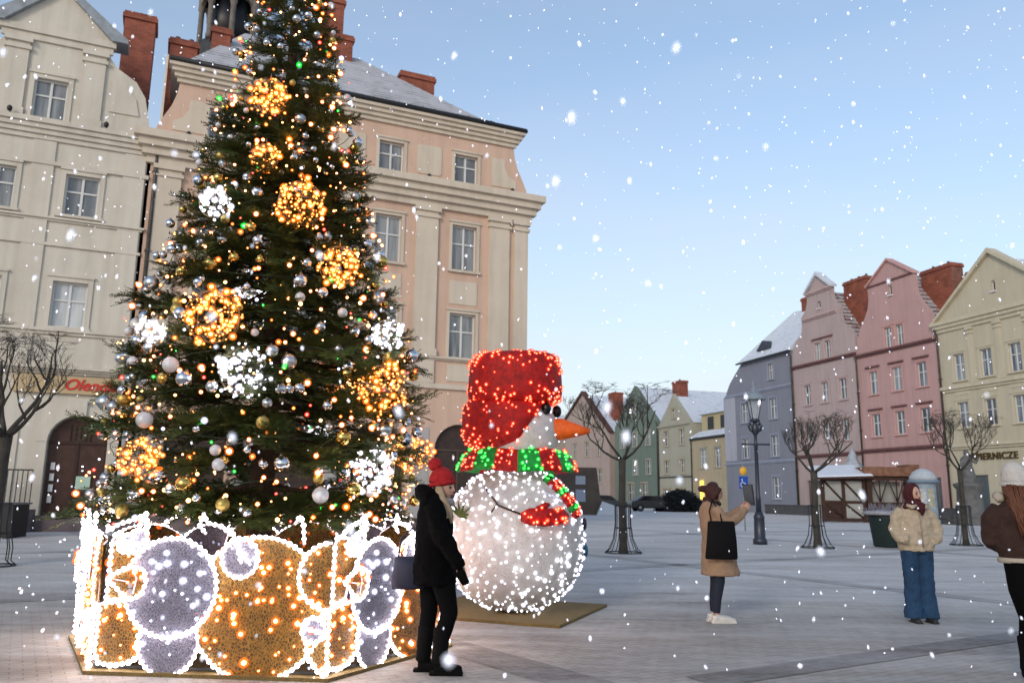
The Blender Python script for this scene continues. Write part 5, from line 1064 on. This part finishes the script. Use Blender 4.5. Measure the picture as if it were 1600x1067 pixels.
m=MB(); torso(m,[(0,0,.70,.135,.05),(0,0,.74,.145,.06),(0,0,.88,.13,.055),(0,0,.965,.12,.03),(0,0,.975,.10,.01)]); m.build('pouch',mat('navy_leather',(.012,.014,.035),.6,vary=.2),hb)
m=MB(); m.tube([(-.09,0,.96),(-.07,.0,1.12),(.03,0,1.22),(.12,0,1.15),(.10,0,.96)],.010,6); m.build('strap',mat('navy_leather',(.018,.02,.05),.45),hb)
# --- woman photographing
w2=thing('person','woman in a camel coat with white sneakers holding up a tablet with both hands','person',(2.65,10.45,0))
hc=(-.03,0,1.575)
bodybase(w2,hc,R(8),(-.10,0,1.40),(-.05,0,.88),[((-.05,.07),(-.035,.07,.48),(-.075,.065,.1)),((-.05,-.07),(-.035,-.07,.48),(-.075,-.065,.1))],[{'p':[(-.08,-.17,1.35),(.08,-.20,1.24),(.31,-.10,1.36)],'d':(.6,.25,.75),'n':(-.2,1,0),'curl':.55},{'p':[(-.08,.17,1.35),(.08,.20,1.24),(.31,.10,1.36)],'d':(.6,-.25,.75),'n':(-.2,-1,0),'curl':.55,'th':-1}])
M_cam=mat('camel_wool',(.29,.19,.125),.9,vary=.2,scale=6,bump=.3,bscale=80)
m=MB(); torso(m,[(.00,0,.57,.235,.25),(.0,0,.64,.23,.245),(-.02,0,.85,.20,.22),(-.05,0,1.08,.165,.20),(-.08,0,1.28,.16,.20),(-.10,0,1.40,.12,.17),(-.10,0,1.47,.08,.09)])
for sg in (-1,1): limb(m,[(-.09,sg*.16,1.39),(-.01,sg*.20,1.27),(.09,sg*.21,1.22),(.22,sg*.16,1.30),(.33,sg*.10,1.385)],[.075,.078,.075,.066,.052])
remesh(m.build('coat',M_cam,w2),.014,4,.04,.13)
m=MB()
for sg in (-1,1): limb(m,[(-.05,sg*.07,.9),(-.035,sg*.07,.5),(-.07,sg*.065,.28),(-.08,sg*.065,.12)],[.10,.075,.06,.048])
remesh(m.build('trousers',mat('navy_trousers',(.012,.016,.03),.8),w2),.012,4,.006,.06)
M_sho=mat('white_sneaker',(.55,.53,.50),.6,vary=.1)
for y,x0 in ((.07,-.02),(-.07,0)):
    m=MB(); limb(m,[(x0-.09,y,.10),(x0-.085,y,.05)],[.05,.055]); limb(m,[(x0-.12,y,.045),(x0+.0,y,.05),(x0+.10,y,.04),(x0+.15,y,.035)],[.045,.05,.046,.03],b=[.045,.045,.035,.028],ref=(0,1,0)); m.box(x0-.15,x0+.16,y-.045,y+.045,0,.03); remesh(m.build('sneaker',M_sho,w2),.008,2)
M_dh=mat('dark_red_hair',(.045,.014,.012),.55,vary=.4,scale=20,bump=.6)
m=MB(); m.ball((-.055,0,1.595),1,24,18,fn=lambda d:Vector((min(d.x,.55)*.105,d.y*.092,d.z*.125))); m.tube([(.02,-.075,1.64),(-.04,-.085,1.56),(-.09,-.07,1.50)],[.03,.035,.03],8); m.tube([(.02,.075,1.64),(-.04,.085,1.56),(-.09,.07,1.50)],[.03,.035,.03],8); m.tube([(-.14,0,1.62),(-.19,0,1.63),(-.24,0,1.62)],[.045,.05,.03],10); m.tube([(-.12,0,1.52),(-.13,0,1.45)],[.07,.06],10)
remesh(m.build('hair',M_dh,w2),.007,2,.01,.03)
m=MB(); limb(m,[(-.02,-.07,1.455),(.02,0,1.44),(-.02,.07,1.455),(-.12,.07,1.47),(-.14,0,1.48),(-.12,-.07,1.47),(-.02,-.07,1.455)],[.028]*7); m.build('collar',mat('dark_collar',(.03,.015,.015),.8),w2)
tb=thing('tablet','dark tablet held upright by the woman in the camel coat','tablet',(3.05,10.45,1.56)); 
m=MB(); m.box(-.006,.006,-.09,.09,-.13,.13); t_=m.build('case',mat('tablet_case',(.02,.02,.024),.4),tb,rot=(0,R(-6),R(25))); m=MB(); m.box(-.008,-.0065,-.08,.08,-.12,.12); m.build('screen',mat('tablet_screen',(.06,.07,.08),.15),tb,rot=(0,R(-6),R(25)))
tbg=thing('shoulder_bag','black shoulder bag carried by the woman in the camel coat','bag',(2.60,10.16,0))
m=MB(); torso(m,[(.0,0,.78,.19,.045),(.0,0,.80,.20,.055),(.01,0,1.0,.185,.06),(.01,0,1.22,.165,.04),(.01,0,1.235,.15,.015)]); bgo=m.build('pouch',mat('black_leather',(.004,.004,.0045),.75,spec=.12,vary=.2),tbg)
for x in (-.10,.03): m=MB(); m.tube([(x-.01,-.0,1.22),(x-.02,.05,1.36),(-.06,.12,1.475),(-.06,.2,1.46)],.009,5); m.build('strap',MATS['black_leather'],tbg)
# --- woman in the hijab
w3=thing('person','woman in a maroon headscarf, cream fleece jacket and wide blue jeans','person',(5.25,10.67,0))
hc=(.0,-.02,1.60)
bodybase(w3,hc,R(-62),(0,0,1.42),(0,0,.9),[((.10,0),(.10,-.01,.5),(.08,0,.1)),((-.10,0),(-.10,-.01,.5),(-.08,0,.1))],[{'p':[(.19,0,1.36),(.25,-.02,1.12),(.17,-.09,1.03)],'d':(-.9,.25,-.5),'n':(0,.5,-1)},{'p':[(-.19,0,1.36),(-.25,-.02,1.12),(-.17,-.09,1.03)],'d':(.9,.25,-.5),'n':(0,.5,-1)}])
M_fl=mat('cream_fleece',(.47,.385,.28),.95,vary=.2,scale=18,bump=.9,bscale=70)
m=MB(); torso(m,[(0,0,.88,.215,.16),(0,0,.97,.235,.17),(0,0,1.1,.225,.165),(0,0,1.28,.215,.155),(0,0,1.40,.17,.125),(0,0,1.48,.10,.10)])
for sg in (-1,1): limb(m,[(sg*.15,0,1.39),(sg*.22,0,1.30),(sg*.275,-.01,1.15),(sg*.25,-.07,1.04),(sg*.16,-.15,1.02)],[.075,.08,.075,.07,.062])
remesh(m.build('jacket',M_fl,w3),.013,4,.04,.09)
m=MB(); m.tube([(0,-.155,1.40),(0,-.178,1.15),(0,-.182,.93)],.008,6); m.build('zip',mat('zip_grey',(.25,.22,.18),.5),w3)
for sg in (-1,1): m=MB(); limb(m,[(sg*.02,-.13,1.45),(sg*.09,-.14,1.43),(sg*.13,-.10,1.46)],[.02,.03,.02]); m.build('collar',M_fl,w3)
m=MB()
for sg in (-1,1): limb(m,[(sg*.085,0,.95),(sg*.095,-.0,.6),(sg*.095,0,.3),(sg*.10,0,.05)],[.115,.095,.10,.115],b=[.12,.09,.09,.105],ref=(1,0,0))
torso(m,[(0,0,.85,.18,.13),(0,0,.95,.18,.13)]); remesh(m.build('jeans',mat('denim',(.018,.055,.12),.85,vary=.35,scale=7,bump=.3,bscale=120),w3),.012,3,.032,.10)
for sg in (-1,1): m=MB(); limb(m,[(sg*.095,.03,.035),(sg*.10,-.08,.035),(sg*.105,-.15,.03)],[.04,.042,.028]); m.box(sg*.1-.04,sg*.1+.04,-.16,.07,0,.02); remesh(m.build('shoe',mat('shoe_dark',(.02,.02,.022),.6),w3),.009,2)
M_hij=mat('maroon_scarf',(.060,.012,.014),.85,vary=.3,scale=10,bump=.4)
fd=Vector((math.cos(R(-62)),math.sin(R(-62)),0))
def hij(d):
    v=Vector((d.x*.115,d.y*.115,d.z*.145)); f=Vector((d.x,d.y,0)).dot(fd)
    if f>.35 and d.z>-.95: v=v-fd*(v.dot(fd)-.35*.115)*.97
    return v
m=MB(); m.ball((0,-.005,1.60),1,32,24,fn=hij); o=torso(m,[(0,-.01,1.40,.155,.135),(0,-.015,1.45,.135,.12),(0,-.01,1.50,.10,.095),(0,-.01,1.54,.09,.09)]); m.tube([(.05,-.12,1.47),(.02,-.165,1.40),(.03,-.17,1.33)],[.05,.05,.015],10); remesh(m.build('headscarf',M_hij,w3),.009,3,.012,.06)
# face visible in front of the scarf: rim of cloth around it
m=MB(); c0=Vector((0,-.005,1.60))+fd*.052; s_=fd.cross(Vector((0,0,1)))
m.tube([c0+s_*.075*math.cos(a)+Vector((0,0,.108*math.sin(a)-.0))-fd*.012*abs(math.cos(a)) for a in np.linspace(0,2*math.pi,29)],.019,8,cap=False); m.build('scarf_rim',M_hij,w3)
# --- woman at the right edge
w4=thing('person','woman in a white beanie and dark brown jacket at the right edge, turned away','person',(4.52,7.30,0))
hc=(.03,0,1.66)
bodybase(w4,hc,R(38),(.0,0,1.50),(0,0,.96),[((.06,.05),(.02,.05,.52),(-.02,.08,.1)),((-.04,-.05),(-.01,-.05,.52),(-.0,-.03,.1))],[{'p':[(.16,-.05,1.44),(.24,.0,1.2),(.14,.14,1.12)],'d':(-.6,.5,.2),'n':(0,-1,0)},{'p':[(-.16,.05,1.44),(-.2,.1,1.2),(-.05,.2,1.12)],'d':(.6,.3,.2),'n':(0,-1,0)}])
M_brj=mat('brown_suede',(.040,.020,.016),.9,vary=.3,scale=10,bump=.4,bscale=80); M_crt=mat('cream_trim_fur',(.42,.37,.30),.95,bump=.8,bscale=90)
m=MB(); torso(m,[(.02,0,1.02,.21,.17),(.02,0,1.1,.235,.185),(.02,0,1.28,.235,.175),(.02,0,1.44,.215,.15),(.02,0,1.53,.12,.11)])
limb(m,[(-.15,0,1.46),(-.22,.03,1.34),(-.235,.06,1.18),(-.12,.16,1.12)],[.085,.088,.08,.065]); limb(m,[(.19,0,1.46),(.27,.03,1.34),(.28,.06,1.18),(.16,.16,1.12)],[.085,.088,.08,.065]); remesh(m.build('jacket',M_brj,w4),.013,4,.04,.11)
m=MB(); torso(m,[(.02,0,.985,.215,.175),(.02,0,1.0,.225,.185),(.02,0,1.03,.22,.18)]); m.build('hem_trim',M_crt,w4)
m=MB(); limb(m,[(-.16,-.02,1.53),(-.14,.05,1.56),(0,.12,1.55),(.14,.05,1.55),(.17,-.02,1.53)],[.035,.042,.04,.042,.03]); m.build('collar',M_crt,w4)
m=MB(); limb(m,[(.05,.05,1.0),(.05,.05,.75),(.03,.05,.5),(.0,.07,.28)],[.13,.11,.075,.062]); limb(m,[(-.05,-.04,1.0),(-.045,-.04,.75),(-.01,-.04,.5),(0,-.03,.28)],[.13,.115,.08,.065]); remesh(m.build('leggings',M_blackleg,w4),.011,4,.004,.06)
for x,y in ((.0,.07),(.0,-.03)):
    m=MB(); limb(m,[(x,y,.36),(x,y,.2),(x-.01,y,.08)],[.07,.062,.06]); limb(m,[(x-.03,y,.05),(x+.07,y+.04,.05),(x+.15,y+.08,.04)],[.05,.05,.032]); remesh(m.build('boot',MATS['boot_black'],w4),.01,2)
m=MB(); m.ball((.02,0,1.70),1,28,22,fn=lambda d:Vector((d.x*.122-(.05*d.z if d.z>.3 else 0)*.6,d.y*.112,d.z*.165 if d.z>0 else d.z*.05))); m.tube([(.02+.122*math.cos(a),.112*math.sin(a),1.665) for a in np.linspace(0,2*math.pi,25)],.02,8,cap=False); m.build('beanie',mat('white_knit',(.55,.53,.50),.95,vary=.15,scale=20,bump=.8,bscale=90),w4)
M_au=mat('auburn_hair',(.16,.058,.028),.45,vary=.6,scale=14,stretch=(9,9,.5),bump=.6)
m=MB(); torso(m,[(.0,.01,1.68,.10,.10),(-.0,-.03,1.60,.115,.105),(.0,-.07,1.50,.125,.10),(-.0,-.115,1.40,.125,.085),(-.0,-.145,1.30,.10,.06),(-.0,-.15,1.24,.06,.03)]); hr=remesh(m.build('hair',M_au,w4),.009,2,.03,.05)
m=MB(); rr=random.Random(9)
for i in range(90):
    x=rr.uniform(-.115,.115); o=.02*rr.random(); L=rr.uniform(1.16,1.32); c=math.sqrt(max(0,1-(x/.13)**2))
    m.tube([(x*.9,-.09*c-o,1.66),(x*1.05,-.02-.11*c-o,1.56),(x*1.1+rr.uniform(-.02,.02),-.08-.11*c-o,1.45),(x+rr.uniform(-.03,.03),-.13-.09*c-o,1.34),(x*.85+rr.uniform(-.03,.03),-.17-.05*c-o,L)],[.008,.010,.010,.008,.002],5)
m.build('strands',M_au,hr)
# ------------------------------------------------------------------ falling snow
rr=random.Random(11); m=MB(); M_flake=mat('snowflake',(.92,.93,.95),.9,alpha=.85)
def flakemat(name,a):
    m=bpy.data.materials.new(name); m.use_nodes=True; t=m.node_tree; t.nodes.clear(); L=t.links
    d=t.nodes.new('ShaderNodeBsdfDiffuse'); d.inputs[0].default_value=(.86,.87,.89,1); tl=t.nodes.new('ShaderNodeBsdfTranslucent'); tl.inputs[0].default_value=(.72,.72,.75,1)
    ad=t.nodes.new('ShaderNodeAddShader'); L.new(d.outputs[0],ad.inputs[0]); L.new(tl.outputs[0],ad.inputs[1])
    tr=t.nodes.new('ShaderNodeBsdfTransparent'); mx=t.nodes.new('ShaderNodeMixShader'); mx.inputs[0].default_value=a; o=t.nodes.new('ShaderNodeOutputMaterial')
    L.new(tr.outputs[0],mx.inputs[1]); L.new(ad.outputs[0],mx.inputs[2]); L.new(mx.outputs[0],o.inputs[0]); return m
MF=[flakemat('flake_core',.85),flakemat('flake_fluff',.32)]
base=icomesh('f',1,[],sub=1); bv=[v.co.copy() for v in base.vertices]; bf=[tuple(p.vertices) for p in base.polygons]
n=0
while n<2100:
    Y=16*rr.random()**.62; X=rr.uniform(-.75,.75)*max(Y,2)+rr.uniform(-1,1); Z=rr.uniform(.05,1.5+Y*.75)
    if Y<1.3: continue
    if abs(X-SX)<1.2 and abs(Y-SY)<1.1 and Z<3.6: continue
    s=rr.choice((.0045,.006,.0075,.009,.0115))*min(1.1,.5+Y*.09)*rr.uniform(.8,1.25); a=Vector((rr.uniform(-.5,.5),rr.uniform(-.3,.3),1)).normalized(); c=Vector((X,Y,Z)); q=a.to_track_quat('Z','Y').to_matrix(); el=rr.uniform(.9,2.2)
    for mi_,k in ((0,.62),(1,1.15)):
        m.cm=mi_; m.add([c+q@Vector((v.x*s*k*rr.uniform(.7,1.25),v.y*s*k*rr.uniform(.7,1.25),v.z*s*k*el)) for v in bv],bf,True)
    n+=1
tag(m.build('falling_snow',MF),'white snowflakes drifting down through the air over the whole square','snowflakes',kind='stuff')
